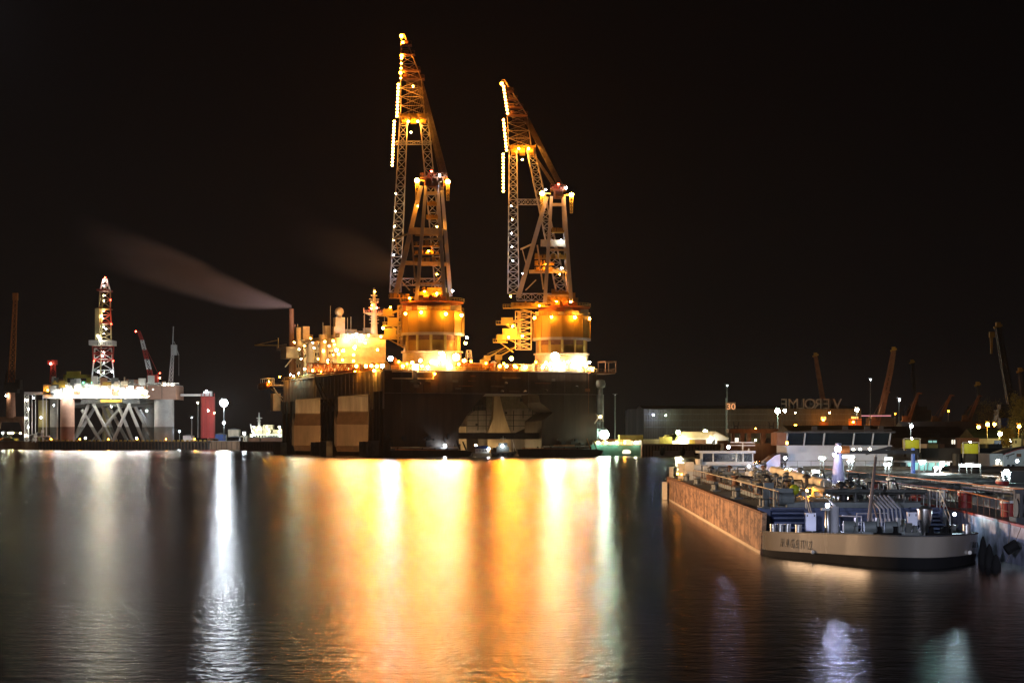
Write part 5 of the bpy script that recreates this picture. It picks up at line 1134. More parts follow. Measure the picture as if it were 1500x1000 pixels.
# ================================================================== tankers
def fittings(par, fr_, n, x0, x1, y0, y1, z, seed, mats, lit=None):
    r2 = random.Random(seed)
    for i in range(n):
        x = r2.uniform(x0,x1); y = y0+(y1-y0)*((i+r2.random())/n); k = r2.random(); b = MB(); m_ = r2.choice(mats)
        if k < .25:
            h = r2.uniform(.5,1.1); b.tube((x,y,z),(x,y,z+h),.12,8); b.lathe((x,y,z+h),[(.12,0),(.28,.05),(.28,.16),(.1,.3)],10); nm = 'tank_vent'
        elif k < .45: b.lathe((x,y,z),[(.42,0),(.42,.35),(.5,.36),(.5,.46),(.2,.6)],12); nm = 'hatch'
        elif k < .65:
            b.tube((x,y,z),(x,y,z+.7),.07,6); b.lathe((x,y,z+.7),[(.3,0),(.3,.05)],12); b.cbox((x,y,z+.2),.34,.34,.3); nm = 'valve'
        elif k < .8:
            w_ = r2.uniform(.5,1.3); b.cbox((x,y,z),w_,.6,r2.uniform(.4,.9)); b.bar((x-w_/2,y-.3,z+.5),(x+w_/2,y-.3,z+.9),.05); nm = 'locker'
        elif k < .92:
            L = r2.uniform(1,3); b.tube((x-L/2,y,z+.55),(x+L/2,y,z+.55),.1,8); b.bar((x-L/2+.1,y,z),(x-L/2+.1,y,z+.5),.08); b.bar((x+L/2-.1,y,z),(x+L/2-.1,y,z+.5),.08); nm = 'cross_pipe'
        else:
            b.lathe((x,y,z),[(.35,0),(.25,.1),(.2,.6),(.34,.7),(.34,.8)],12); nm = 'capstan'
        b.build(nm, m_, par, smooth=True)
def gantry_light(par, fr_, px0, px1, ytop, ybase, Y, pw, c=(.82,.95,1.0)):
    a = P(px0,ybase,Y); c_ = P(px1,ytop,Y); w0 = a.x; w1 = c_.x; zt = c_.z; zb = a.z
    b = MB(); b.bar((w0,Y,zb-.8),(w0,Y,zt),.09); b.bar((w1,Y,zb-.8),(w1,Y,zt),.09); b.bar((w0-.1,Y,zt),(w1+.1,Y,zt),.07); f = b.build('light_frame', M_fit, par, True)
    I = FR[root_of(par).name].I
    m_ = (w0+w1)/2; L = max(.5, (w1-w0)*.9); b = MB(); b.tube((m_-L/2,Y-.12,zt-.1),(m_+L/2,Y-.12,zt-.1),.07,8)
    lum = float('%.2g' % (pw*3/(4*math.pi)/(.14*L*1.0))) 
    o = b.build('light_tube', None, f, True); key = (tuple(c), lum, 'tube')
    if key not in bulbs:
        m = bpy.data.materials.new('tube_glow'); m.use_nodes = True; nt = m.node_tree; nt.nodes.clear(); e_ = nt.nodes.new('ShaderNodeEmission'); oo = nt.nodes.new('ShaderNodeOutputMaterial'); nt.links.new(e_.outputs[0], oo.inputs[0]); e_.inputs[0].default_value = (*c,1); e_.inputs[1].default_value = lum; bulbs[key] = m
    o.data.materials.append(bulbs[key])
    b = MB(); b.box(m_-L/2-.1,m_+L/2+.1,Y-.25,Y+.1,zt-.01,zt+.06); b.build('light_hood', M_white2, f, True)

T1 = Frame(13.6, 112, 0, R(-1.55))
tk = thing('moored_tanker', 'nearest inland tanker with an orange-lit side, cream bow band and its name in dark letters', 'tanker', T1, 'moored inland tankers')
LEN = 103; W1 = 11.1
# main hull side, sloping front edge
b = MB(); b.prism([(0,.6,-.6),(0,.1,0),(0,-.9,2.28),(0,LEN,2.42),(0,LEN,-.6)], (.25,0,0)); b.build('side_plating', M_hullside, tk)
b = MB(); b.box(-.03,-.002,.2,LEN,0,.16); b.build('water_glint_strip', M_waterglint, tk)
b = MB(); b.box(-.06,-.002,-.5,LEN,2.20,2.34); b.build('rubbing_strake', M_brown, tk)
b = MB(); b.prism([(.25,5.4,-.5),(W1,5.4,-.5),(W1,5.4,2.27),(.25,5.4,2.27)], (0,LEN-5.4,.14)); b.build('hull', M_deckgrey, tk)
b = MB(); b.prism([(-.25,LEN-2,-.5),(1,LEN+3,-.5),(W1-1,LEN+6,-.5),(W1,LEN,-.5)], (0,0,2.9)); b.build('stern', M_hullside, tk)
b = MB(); b.box(-.7,-.25,LEN-3,LEN-1,.05,1.9); b.build('stern_fender', M_cream, tk)
# bow: outline in plan, measured from the photo
out = [(0,.0),(.25,-2.2),(.9,-4.2),(2.3,-7.0),(3.5,-9.6),(4.7,-11.8),(6.2,-12.9),(7.6,-12.6),(8.9,-10.6),(10.1,-7.9),(10.8,-5.0),(11.1,-1.5),(11.1,5.2)]
def smooth_poly(p, n=4):
    r_ = []
    for i in range(len(p)-1):
        p0 = p[max(0,i-1)]; p1 = p[i]; p2 = p[i+1]; p3 = p[min(len(p)-1,i+2)]
        for k in range(n):
            t_ = k/n; r_.append(tuple(.5*((2*p1[j])+(-p0[j]+p2[j])*t_+(2*p0[j]-5*p1[j]+4*p2[j]-p3[j])*t_*t_+(-p0[j]+3*p1[j]-3*p2[j]+p3[j])*t_**3) for j in (0,1)))
    return r_+[p[-1]]
so = smooth_poly(out)
ztop = lambda y: 1.22+.34*min(1,max(0,-y/12))
def strip(pts, z0f, z1f, inset0=0, inset1=0):
    b = MB(); vs = []; cx = 5.6
    for (x,y) in pts:
        for zf, ins in ((z0f,inset0),(z1f,inset1)): vs.append((x+(cx-x)*ins, y+( -2-y)*ins, zf(y)))
    b.add(vs, [(2*i,2*i+2,2*i+3,2*i+1) for i in range(len(pts)-1)]); return b
zboot = lambda y: .28+.26*min(1,max(0,-y/12))
strip(so, zboot, ztop, .010, 0).build('bow_band', M_band, tk, smooth=True)
strip(so, lambda y:-.5, zboot, .04, .012).build('boot_topping', M_black, tk, smooth=True)
b = strip(so, lambda y: ztop(y), lambda y: ztop(y)+.06, -.004, -.004); b2 = strip(so, lambda y: ztop(y)+.06, lambda y: ztop(y)-.25, .004, .02); b.add(b2.v, b2.f); b.build('gunwale', M_dark, tk)
b = MB(); b.add([(x+(5.6-x)*.01, y+(-2-y)*.01, ztop(y)-.13) for x, y in so]+[(0.2,5.2,1.1)], [tuple(range(len(so)+1))]); b.build('bow_deck', M_deckgrey, tk)
b = MB(); b.box(.26,.3,-1.2,5.2,1.0,1.25); b.add([(.26,-.3,.9),(.26,5.2,.9),(.26,5.2,2.27),(.26,-.9,2.27)],[(0,1,2,3)]); b.build('inner_side', M_deckblue, tk)
# lettering follows the bow
name = 'HAGETIZ'
def on_bow(px, py):
    # intersect pixel ray with bow outline
    best = None
    for (a, c) in zip(so, so[1:]):
        pa = T1.w(*a); pc_ = T1.w(*c); xa = CX+pa.x/pa.y*F_; xc = CX+pc_.x/pc_.y*F_
        if min(xa,xc) <= px <= max(xa,xc) and abs(xc-xa) > .01:
            k = (px-xa)/(xc-xa); lx = a[0]+(c[0]-a[0])*k; ly = a[1]+(c[1]-a[1])*k; Yw = pa.y+(pc_.y-pa.y)*k
            ang = math.atan2(c[1]-a[1], c[0]-a[0])
            if best is None or Yw < best[3]: best = (lx, ly, ang, Yw)
    lx, ly, ang, Yw = best
    return lx, ly, EYE+(HY-py)/F_*Yw, ang
for i, ch in enumerate(name):
    px = 1145.5+[0,6.3,12.3,18.3,24.2,28.8,34.3][i]*1.18; py = 799.8+i*.75+ (0)
    lx, ly, z, ang = on_bow(px, py); nx, ny = math.sin(ang), -math.cos(ang)
    letters(ch, .62, .01, M_letter, tk, (lx+nx*.03, ly+ny*.03, z), (R(90),0,ang), 'name_letter', shear=.3, scalex=.54, bold=.004)
for i, ch in enumerate('HAG'):
    px = 1424.5+i*3.3; lx, ly, z, ang = on_bow(px, 801.5); nx, ny = math.sin(ang), -math.cos(ang)
    letters(ch, .40, .01, M_letter, tk, (lx+nx*.03, ly+ny*.03, z), (R(90),0,ang), 'name_letter', shear=.25, scalex=1)
for px, py in ((1191,808),(1420,809)):
    lx, ly, z, ang = on_bow(px, py); b = MB(); b.ball((lx+math.sin(ang)*.02,ly-math.cos(ang)*.02,z),.11,10,6); b.build('position_light', M_white, tk, smooth=True)
ZD = 1.22
def onz(px, py, z=ZD): p = T1.Z(px, py, z); return (p.x, p.y, z)
# bulkhead, wing tanks sloping blue, stairs
b = MB(); b.box(.3,W1-.3,5.0,5.4,1.0,2.36); b.box(2.9,8.4,4.5,4.99,1.0,2.2); b.build('bulkhead', M_deckblue, tk)
for (x0,x1,nst) in ((1.0,2.9,5),(8.9,10.5,6)):
    b = MB()
    for i in range(nst):
        z = 1.15+1.25*(i+1)/nst; y = 2.1+2.8*i/nst; b.box(x0,x1,y,y+2.8/nst+.05,z-.1,z)
    b.box(x0-.08,x0-.01,2.1,4.95,1.1,1.3); b.box(x1+.01,x1+.08,2.1,4.95,1.1,1.3)
    b.prism([(x0+.02,2.2,1.1),(x0+.02,4.95,1.1),(x0+.02,4.95,2.2)], (x1-x0-.04,0,0)); b.build('stairs', M_deckblue, tk)
    b = MB(); b.path([(x1+.14,1.8,1.1),(x1+.14,1.8,2.0),(x1+.14,4.9,3.3),(x1+.14,4.9,2.3)],.03); b.path([(x1+.14,1.8,1.55),(x1+.14,4.9,2.85)],.025); b.build('handrail', M_white2, tk)
def cyl(nm, px, ybase, rpx, hpx, m_=M_steel, prof=None, taper=1):
    p = onz(px, ybase); Yw = T1.w(*p).y; s_ = Yw/F_; r_ = rpx*s_; h = hpx*s_
    b = MB(); b.lathe(p, prof(r_,h) if prof else [(r_*1.12,0),(r_*1.12,h*.08),(r_,h*.1),(r_*taper,h*.92),(r_*taper*1.08,h*.94),(r_*taper*1.05,h)], 22); return b.build(nm, m_, tk, smooth=True)
for x in (1132.5,1143,1153.5,1169.5): cyl('bollard', x, 781 if x < 1160 else 782, 4.6, 14)
cyl('tall_cylinder', 1212.5, 783, 4.2, 40); cyl('tall_cylinder', 1222.5, 783, 6.0, 42, M_greybeam)
cyl('vent_cowl', 1201, 766, 2.6, 22, M_fit)
cyl('bollard', 1416, 782, 6, 14.5); cyl('bucket', 1319.5, 779, 5.2, 19, taper=1.35)
cyl('hopper', 1354.5, 783, 8, 40, prof=lambda r_,h: [(r_*.5,0),(r_*.55,h*.1),(r_*.75,h*.2),(r_*1.28,h*.5),(r_*1.35,h*.9),(r_*1.5,h*.91),(r_*1.5,h*.95),(r_*1.2,h*.97),(r_*.9,h)])
b = MB(); p = onz(1212,783); b.cbox((p[0]-.1,p[1],p[2]+1.3),.45,.4,.12); b.prism([(p[0]+.4,p[1],p[2]+1.45),(p[0]-.05,p[1],p[2]+2.0),(p[0]+.45,p[1],p[2]+1.55)], (0,.25,0)); b.build('cap', M_white2, tk)
for px, yb, wp, hp in ((1187.5,777,15,26),(1336.5,778,14,28)):
    p = onz(px, yb); s_ = T1.w(*p).y/F_; b = MB(); b.box(p[0]-wp/2*s_,p[0]+wp/2*s_,p[1]-.1,p[1]+.5,p[2],p[2]+hp*s_); b.build('white_cabinet', mat('cabinet_white',(.82,.84,.95),.35,var=.06), tk)
    b = MB(); b.box(p[0]-wp*.38*s_,p[0]-wp*.3*s_,p[1]-.14,p[1]-.102,p[2]+hp*.8*s_,p[2]+hp*.92*s_); b.box(p[0]+wp*.3*s_,p[0]+wp*.38*s_,p[1]-.14,p[1]-.102,p[2]+hp*.8*s_,p[2]+hp*.92*s_); b.build('hinge', M_dark, tk)
lamp(tk, P(1212,739,111.2), 1500, LAV, .1, 'deck_lamp', size=.15, flood=True, tilt=14); lamp(tk, P(1398,752,112.5), 170, (.65,.9,1), .08, 'deck_lamp', size=.15, flood=True, tilt=14)  # second lamp added for a pale teal streak on the water
# windlass, pipes and rails in the middle of the bow
b = MB(); x,y,z = onz(1275,783)
for dx in (-1.1,0,1.1): b.tube((x+dx-.3,y+.2,z+.4),(x+dx+.3,y+.2,z+.4),.32,14); b.cbox((x+dx+.38,y+.2,z),.12,.7,.9)
b.cbox((x,y+.2,z),3.6,.8,.15); b.build('windlass', M_deckgrey, tk, smooth=True)
for (px,py,L) in ((1240,783,1.6),(1300,784,1.4),(1330,783,1.2),(1375,784,1.3)):
    x,y,z = onz(px,py); b = MB(); b.cbox((x,y,z),L,.5,.14); b.lathe((x-L*.3,y,z+.14),[(.16,0),(.12,.1),(.12,.3),(.17,.34)],10); b.lathe((x+L*.3,y,z+.14),[(.16,0),(.12,.1),(.12,.3),(.17,.34)],10); b.build('fairlead', M_black if px in (1300,1375) else M_fit, tk, smooth=True)
b = MB(); A = onz(1226,781); B_ = onz(1262,782); b.rail([A, B_], .95, .8, .03); b.build('bow_rail', M_greybeam, tk); b = MB(); b.rail([onz(1255,777), onz(1300,776)], .95, .7, .03); b.build('bow_rail', M_greybeam, tk)
for i in range(6):
    x,y,z = onz(1288+i*6, 778); b = MB(); b.path([(x-.5,y+.3,z+.7),(x-.5,y+.3,z+.15),(x+.2,y+.3,z+.15),(x+.2,y+1.2,z+1.2),(x-.3,y+2.2,z+1.9)],.05,8); b.build('bent_pipe', M_greybeam, tk, smooth=True)
for i in range(4):
    x,y,z = onz(1300+i*7.5, 764); b = MB(); b.bar((x,y,z+.25),(x-.9,y+1.4,z+1.75),.16,.07); b.build('inclined_rail', M_greybeam, tk)
for i, (px,py) in enumerate(((1288,781),(1296,779),(1310,781),(1331,781),(1342,782),(1385,781),(1395,780),(1250,778),(1264,779))):
    x,y,z = onz(px,py); b = MB(); b.cbox((x,y,z),.35+.1*(i%3),.3,.2+.12*(i%4)); b.tube((x,y-.05,z+.1),(x+.3,y-.1,z+.45),.05,6); b.build('deck_box', [M_fit,M_white2,M_black][i%3], tk)
for i,(px,py) in enumerate(((1228,771),(1234,760),(1246,756),(1262,753))):
    x,y,z = onz(px,py); b = MB(); b.cbox((x,y,z),.8,.7,.6); b.tube((x-.2,y-.4,z+.35),(x+.2,y-.4,z+.35),.22,12); b.build('motor_housing', M_deckblue, tk)
# leaning foremast
a = T1.w(*onz(1271,779)); bq = P(1283,668,a.y+1.5); b = MB(); b.tube(a, bq, .12, 10, .08); b.bar(a+Vector((.9,1,0)), a.lerp(bq,.45), .07); b.build('foremast', mat('mast_grey_brown',(.17,.13,.11),.5), tk, True, smooth=True)
b = MB(); b.ball(bq, .1, 8, 6); b.build('mast_head', M_fitl, tk, True)
# main deck: rails, pipe runs, lockers
zd = 2.3
b = MB(); b.rail([(1.5,5,zd),(1.5,LEN-8,zd+.13)], .98, 2.2, .018); b.build('deck_railing', M_brown, tk)
b = MB(); b.path([(1.5,5,zd+1),(1.5,LEN-8,zd+1.13)], .03); b.build('top_rail', M_cream, tk)
b = MB(); b.rail([(W1-.4,4,zd),(W1-.4,LEN-8,zd+.13)], 1.0, 2.2, .03); b.build('deck_railing', M_white2, tk)
b = MB(); b.box(2.2,W1-1.2,7,LEN-14,2.3,2.62); b.build('trunk_deck', M_deckgrey, tk)
for x, r_, z in ((3.0,.13,3.0),(3.4,.16,3.05),(5.4,.2,3.1),(5.95,.2,3.1),(6.5,.14,3.2),(8.3,.13,3.0),(8.7,.12,3.0)):
    b = MB(); b.tube((x,9,z),(x,LEN-16,z+.1),r_,10)
    for k in range(14): b.bar((x,10+k*6,2.6),(x,10+k*6,z),.08)
    b.build('cargo_pipe', rnd.choice([M_fit,M_deckgrey,M_brown]), tk, smooth=True)
b = MB(); b.tube(T1.I @ P(1168,693,150)+Vector((0,18,0)), T1.I @ P(1208,708,131), .3, 14); b.build('hose', M_cream, tk, smooth=True)
for py_, Yd in ((715,119),(690,150)):
    a = T1.I @ P(1218,py_,Yd); b = MB(); b.tube((a.x-.4,a.y,a.z-.15),(W1-.8,a.y,a.z-.15),.11,10); b.tube((a.x-.4,a.y+.7,a.z-.3),(W1-.8,a.y+.7,a.z-.3),.08,10)
    for k in range(5): b.bar((a.x+k*1.4,a.y,2.4),(a.x+k*1.4,a.y,a.z-.15),.07)
    b.build('manifold', M_fit, tk, smooth=True)
b = MB(); p = T1.I @ P(1163.5,717,121); b.ball(p,.32,12,8); b.build('marker_ball', M_tank, tk, smooth=True)
for (y,m_) in ((6.5,M_fit),(26,M_fit),(46,M_fit),(68,M_fit),(84,M_fit)):
    b = MB(); b.cbox((.9,y,zd),.35,.35,.75 if y>10 else 1.1); b.lathe((.8,y-1,zd),[(.3,0),(.2,.1),(.2,.5),(.32,.55)],12); b.lathe((.8,y+1,zd),[(.3,0),(.2,.1),(.2,.5),(.32,.55)],12); b.cbox((.85,y,zd),.6,3,.12); b.build('bollard_pair', m_, tk, smooth=True)
b = MB(); b.cbox((2.1,8.5,zd),1.1,.8,1.1); b.build('deck_locker', M_deckgrey, tk)
b = MB(); b.cbox((1.9,15,zd),.6,.6,1.3); b.build('deck_locker', M_deckgrey, tk)
b = MB(); b.tube((1.6,7.2,zd+.5),(2.6,7.2,zd+.5),.35,12); b.build('drum', M_deckgrey, tk)
fittings(tk, T1, 95, 1.9, 10.2, 8, LEN-16, 2.6, 11, [M_fit,M_fit,M_fit,M_fitl,M_dark,M_deckgrey,M_brown,M_dark])
fittings(tk, T1, 62, 3.5, 10.4, 22, LEN-20, 2.6, 57, [M_fitl,M_white2,M_fitl,M_cream,M_fit])
for i in range(34):
    r_ = rnd.random(); y = 10+r_*76; x = rnd.uniform(2.2,10); b = MB(); h = rnd.uniform(.6,1.4); b.path([(x,y,2.6),(x,y,2.6+h),(x+rnd.uniform(.3,.8),y,2.6+h),(x+.8,y,2.7)],.06,6); b.build('goose_neck', rnd.choice([M_fit,M_dark,M_fitl]), tk, smooth=True)
for (px,py,Y,pw,c) in ((1130,693,190,60,NEUT),(1137,694,185,60,NEUT),(1155,687,170,160,(1,.9,.7)),(1187,703,145,140,(1,.95,.85)),(1207,713,135,110,(1,.95,.85)),(1241,717,128,80,(1,.95,.85)),(1180,715,132,40,WARM),(998,692,205,8,WARM),(1100,690,188,35,(1,.8,.6))):
    p = P(px,py,Y); t_ = T1.I @ p; b = MB(); b.bar((t_.x,t_.y,2.4),(t_.x,t_.y,t_.z),.09); b.cbox((t_.x,t_.y,t_.z),.7,.2,.05); o = b.build('lamp_stand', M_white2, tk)
    lamp(tk, p+Vector((0,-.2,0)), pw*8, c, .13, 'deck_lamp', size=.16)
# stern wheelhouse: low, grey, ribbon of green glass
q = lambda px,py,dy=0: T1.I @ P(px,py,196+dy)
def q_box(mb, x0,x1,y0,y1,d0,d1):
    a = q(x0,y1); c = q(x1,y0); return mb.box(a.x,c.x,a.y+d0,a.y+d1,a.z,c.z)
M_wh = mat('wheelhouse_grey', (.42,.44,.42), .5, var=.2)
b = q_box(MB(), 1016,1140,680,690,2,8); b.box(1.0,10.6,q(1050,0).y+1.8,q(1050,0).y+8.2,2.4,q(0,688).z); b.build('deckhouse', M_wh, tk)
q_box(MB(), 1027,1104,676,681,0,5).build('wheelhouse_base', M_wh, tk)
q_box(MB(), 1024,1106,660,663.5,-.5,5.5).build('wheelhouse_roof', M_wh, tk)
q_box(MB(), 1029,1102,664,676,.3,.35).build('wheelhouse_window', M_glass, tk)
for x in (1028,1044,1078,1088,1102):
    q_box(MB(), x,x+1.6,663.5,676.5,.05,.28).build('window_post', M_wh, tk)
q_box(MB(), 1030,1101,664,676,4.6,4.8).build('back_wall', M_wh, tk)
b = MB(); b.bar(q(1088,660,2),q(1088,647,2),.12); b.bar(q(1070,647.5,2),q(1106,648,2),.1); b.bar(q(1066,652,2),q(1106,652,2),.08); b.tube(q(1097,660,0),q(1097,656,0),.15,8,.02); b.build('radar_mast', M_white2, tk)
lamp(tk, P(1067,651.5,193), 70, LAV, .14, 'mast_lamp', size=.2); lamp(tk, P(1097,680,190), 60, LAV, .12, 'deck_lamp', size=.16)
b = MB(); b.tube(q(1023.5,680),q(1023.5,672),.35,10); b.cbox(q(1010,690),.8,.6,.9); b.build('life_ring_locker', M_cream, tk)
b = MB(); p = T1.I @ P(1000,700,205); b.cbox((p.x,p.y,2.4),.9,.6,1.5); b.build('stern_locker', M_cream, tk); b = MB(); b.rail([(.2,LEN-6,2.4),(.2,LEN+1,2.4),(9,LEN+4,2.4)],1.0,1.2,.04); b.build('stern_railing', M_cream, tk)
lamp(tk, P(996,691,203)+Vector((-.3,-1,0)), 25, WARM, .12, 'deck_lamp', size=.16)
# black cone fenders between the hulls
for i, (px, py, h) in enumerate(((1440,786,1.42),(1449,793,1.15),(1459,806,.75))):
    Y = (EYE*F_)/(830-i*-4-HY)+2; p = P(px, 830, Y); b = MB(); b.lathe((p.x, p.y, 0), [(.26,-.3),(.24,h*.4),(.12,h*.85),(.03,h)], 12)
    solo('rubber_fender', b, M_black, ['tallest black cone fender squeezed between the two nearest hulls','middle black cone fender between the two nearest hulls','lowest black cone fender at the waterline of the lavender hull'][i], 'fender', 'cone fenders between the hulls', smooth=True)

# ---- second tanker: lavender hull, red deck gear
T2 = Frame(25.0, 84, 0, R(-.6))
t2 = thing('moored_tanker', 'second inland tanker with a lavender hull, red rails and a big grey wheelhouse', 'tanker', T2, 'moored inland tankers')
L2 = 126; W2 = 11.4; zt2 = lambda y: 1.85+.35*min(1, max(0, (y-14)/20))
b = MB(); b.prism([(0,0,-.6),(0,0,1.85),(0,14,1.85),(0,34,2.25),(0,L2,2.3),(0,L2,-.6)], (.25,0,0)); b.prism([(W2-.25,0,-.6),(W2-.25,0,1.85),(W2-.25,14,1.85),(W2-.25,34,2.25),(W2-.25,L2,2.3),(W2-.25,L2,-.6)], (.25,0,0)); b.build('side_plating', M_lavhull, t2)
b = MB(); b.prism([(.25,0,-.5),(3,-9,-.5),(W2/2,-12,-.5),(W2-3,-9,-.5),(W2-.25,0,-.5)], (0,0,2.3)); b.build('bow', M_lavhull, t2)
b = MB(); b.add([(.25,0,1.8),(W2-.25,0,1.8),(W2-.25,14,1.8),(.25,14,1.8),(.25,34,2.2),(W2-.25,34,2.2),(W2-.25,L2,2.25),(.25,L2,2.25)], [(0,1,2,3),(3,2,5,4),(4,5,6,7)]); b.build('deck', mat('pale_green_deck',(.42,.46,.44),.45,var=.35,scale=.8), t2)
b = MB()
for y0,y1 in ((0,14),(14,34),(34,L2)): b.bar((.1,y0,zt2(y0)+.06),(.1,y1,zt2(y1)+.06),.22,.12)
b.build('gunwale', M_red, t2)
b = MB(); b.box(.8,5,6,19,1.82,1.9); b.build('pale_deck_panel', M_white, t2)
b = MB(); pr_ = [(.5,22,2.0),(.5,34,2.25),(.5,L2-12,2.3)]; b.rail(pr_, 1.03, 1.45, .02); b.build('deck_railing', M_brown, t2)
b = MB(); b.path([(x_,y_,z_+1.05) for x_,y_,z_ in pr_], .03); b.build('top_rail', M_orange, t2)
b = MB(); b.rail([(2.6,24,2.2),(2.6,L2-14,2.3)], 1.3, 2.2, .018, mid=False); b.build('walkway_railing', M_fit, t2)
b = MB(); b.path([(2.6,24,3.53),(2.6,L2-14,3.63)], .028); b.build('top_rail', M_orange, t2)
b = MB(); b.box(3.2,8.6,26,L2-16,2.2,2.75); b.build('trunk_deck', mat('pale_green_deck',(.34,.38,.36),.45,var=.3,scale=.8), t2)
for (x,y,h,r_) in ((1.4,26,.75,.42),(1.6,38,1.0,.42),(1.2,52,1.0,.4),(7.5,30,1.5,.4),(8.3,40,1.7,.45),(1.4,68,1,.4),(7,52,1.4,.4)):
    b = MB(); b.lathe((x,y,2.1),[(r_,0),(r_,h*.85),(r_*1.15,h*.86),(r_*1.15,h)],16); o = b.build('red_drum', M_red, t2, smooth=True)
    b = MB(); b.lathe((x,y,2.1+h+.003),[(r_*1.1,0),(r_*1.1,.12)],16); b.build('drum_lid', M_white2, o, smooth=True)
b = MB(); x,y = 1.0,20.5; b.cbox((x,y,1.95),1.3,1.6,.35); b.tube((x-.5,y,2.75),(x+.5,y,2.75),.5,14); b.cbox((x-.35,y,2.2),.15,1,1.3); b.cbox((x+.4,y,2.2),.15,1,1.3); b.cbox((x,y+.6,2.2),.9,.4,1.5); b.build('winch', M_dark, t2)
for py, Y in ((697,160),(692,175),(686,188),(704,150),(712,136)):
    a = T2.I @ P(1200,py,Y); c = T2.I @ P(1500,py,Y); b = MB(); b.tube((.6,a.y,a.z),(W2-.6,a.y,a.z),.22,12); b.tube((.6,a.y+.6,a.z-.1),(W2-.6,a.y+.6,a.z-.1),.15,10)
    for k in range(5): b.bar((1.2+k*2.2,a.y,2.3),(1.2+k*2.2,a.y,a.z),.12)
    b.build('manifold', M_fit, t2, smooth=True)
for x, r_, z in ((4.2,.14,3.1),(5.1,.18,3.15),(5.8,.18,3.15),(6.8,.12,3.05)):
    b = MB(); b.tube((x,27,z),(x,L2-18,z),r_,10)
    for k in range(13): b.bar((x,29+k*6,2.7),(x,29+k*6,z),.08)
    b.build('cargo_pipe', rnd.choice([M_fitl,M_fit,M_white2]), t2, smooth=True)
fittings(t2, T2, 90, .9, 10.6, 26, L2-16, 2.3, 23, [M_fit,M_red,M_fitl,M_white2,M_brown,M_dark,M_deckgrey,M_fitl])
# crane with bluish base and boom along the deck
a = T2.I @ P(1228,700,150); b = MB(); b.lathe((a.x,a.y,2.3),[(.55,0),(.5,1.2),(.3,2.8),(.22,3.7)],16); b.build('crane_column', mat('lavender_paint',(.40,.40,.62),.5), t2, smooth=True)
b = MB(); p = P(1228,661.5,150); qd = P(1345,662,150); I2 = T2.I; b.bar(I2@p, I2@qd, .22, .26); b.cbox(I2@p,.5,.5,.35); b.bar(I2@P(1268,664,150), I2@P(1305,655,150),.2); b.bar(I2@P(1345,662,150),I2@P(1345,672,150),.1); b.build('crane_boom', M_dark, t2)
b = MB(); p = T2.I @ P(1236,658,149.5); b.tube(p+Vector((-.4,0,0)),p+Vector((.4,0,0)),.28,12); b.build('crane_motor', M_orange, t2)
lamp(t2, P(1227.5,657,148.4), 800, LAV, .22, 'mast_lamp', size=.3, flood=True, tilt=6)
lamp(t2, P(1380,679,158), 800, (.5,1,.9), .2, 'deck_lamp', size=.2, flood=True, tilt=6); lamp(t2, P(1474,691,139), 1300, (.6,.95,.95), .2, 'deck_lamp', size=.2, flood=True, tilt=6); lamp(t2, P(1222,662,149), 90, LAV, .12, 'mast_lamp', size=.2)
# blue crane post further right
a = T2.I @ P(1337.5,692,165); b = MB(); b.tube((a.x,a.y,2.3),(a.x,a.y,5.6),.2,12,.14); b.build('blue_post', M_blue, t2, smooth=True)
# big wheelhouse
q = lambda px,py,dy=0: T2.I @ P(px,py,196+dy)
M_whw = mat('wheelhouse_white', (.32,.345,.38), .45, var=.12, scale=.4)
def qb(x0,x1,y0,y1,d0,d1,m_,nm,par=None):
    a = q(x0,y1); c = q(x1,y0); return MB().box(a.x,c.x,a.y+d0,a.y+d1,a.z,c.z).build(nm, m_, par or t2)
qb(1154,1302,652,690,1,9,M_whw,'wheelhouse_wall'); qb(1148,1308,690,706,-2,14,M_deckgrey,'deckhouse')
b = MB(); a = q(1152,652); c = q(1306,634); b.prism([(a.x+.3,a.y+.9,a.z),(c.x-.3,a.y+.9,a.z),(c.x,a.y-.1,c.z),(a.x,a.y-.1,c.z)], (0,.12,0)); b.build('wheelhouse_window', M_glass, t2)
for px in (1153,1179,1207.5,1251,1279,1304):
    b = MB(); k0 = q(px,652); k1 = q(px,634); b.bar((k0.x,k0.y+.75,k0.z),(k1.x,k1.y-.22,k1.z),.13); b.build('window_post', M_whw, t2)
qb(1149,1309,631.5,634,-.7,9,M_dark,'wheelhouse_roof'); qb(1150,1308,652,653.5,.5,1,M_whw,'window_sill')
qb(1156,1300,634,652,6,6.3,M_dark,'back_wall')
b = MB(); k0 = q(1140,700); k1 = q(1153,632); b.box(k0.x,k1.x,k0.y+1,k0.y+6,q(0,652).z,q(0,633).z); b.build('wing_screen', M_brown, t2)
b = MB(); k0 = q(1125,690); k1 = q(1145,664); b.prism([(k0.x,k0.y+1,k0.z),(k1.x,k0.y+1,k0.z),(k1.x,k0.y+1,k1.z),(k0.x+.8,k0.y+1,k1.z-.2),(k0.x,k0.y+1,k1.z-.8)], (0,5,0)); b.build('side_house', mat('lavender_white',(.55,.55,.70),.4), t2)
qb(1145,1155,664,676,.6,4,M_dark,'tinted_screen')
b = MB(); b.rail([q(1148,690,-2),q(1308,690,-2)],1.0,1.2,.03); b.build('upper_railing', M_fit, t2)
b = MB(); b.bar(q(1183,631,2),q(1306,629,2),.12); 
for px in (1193,1238,1270,1290): b.cbox(q(px,631.5,3),.5,.5,.5); b.bar(q(px,631.5,3),q(px+3,625,3),.08)
b.build('radar_gear', M_dark, t2)
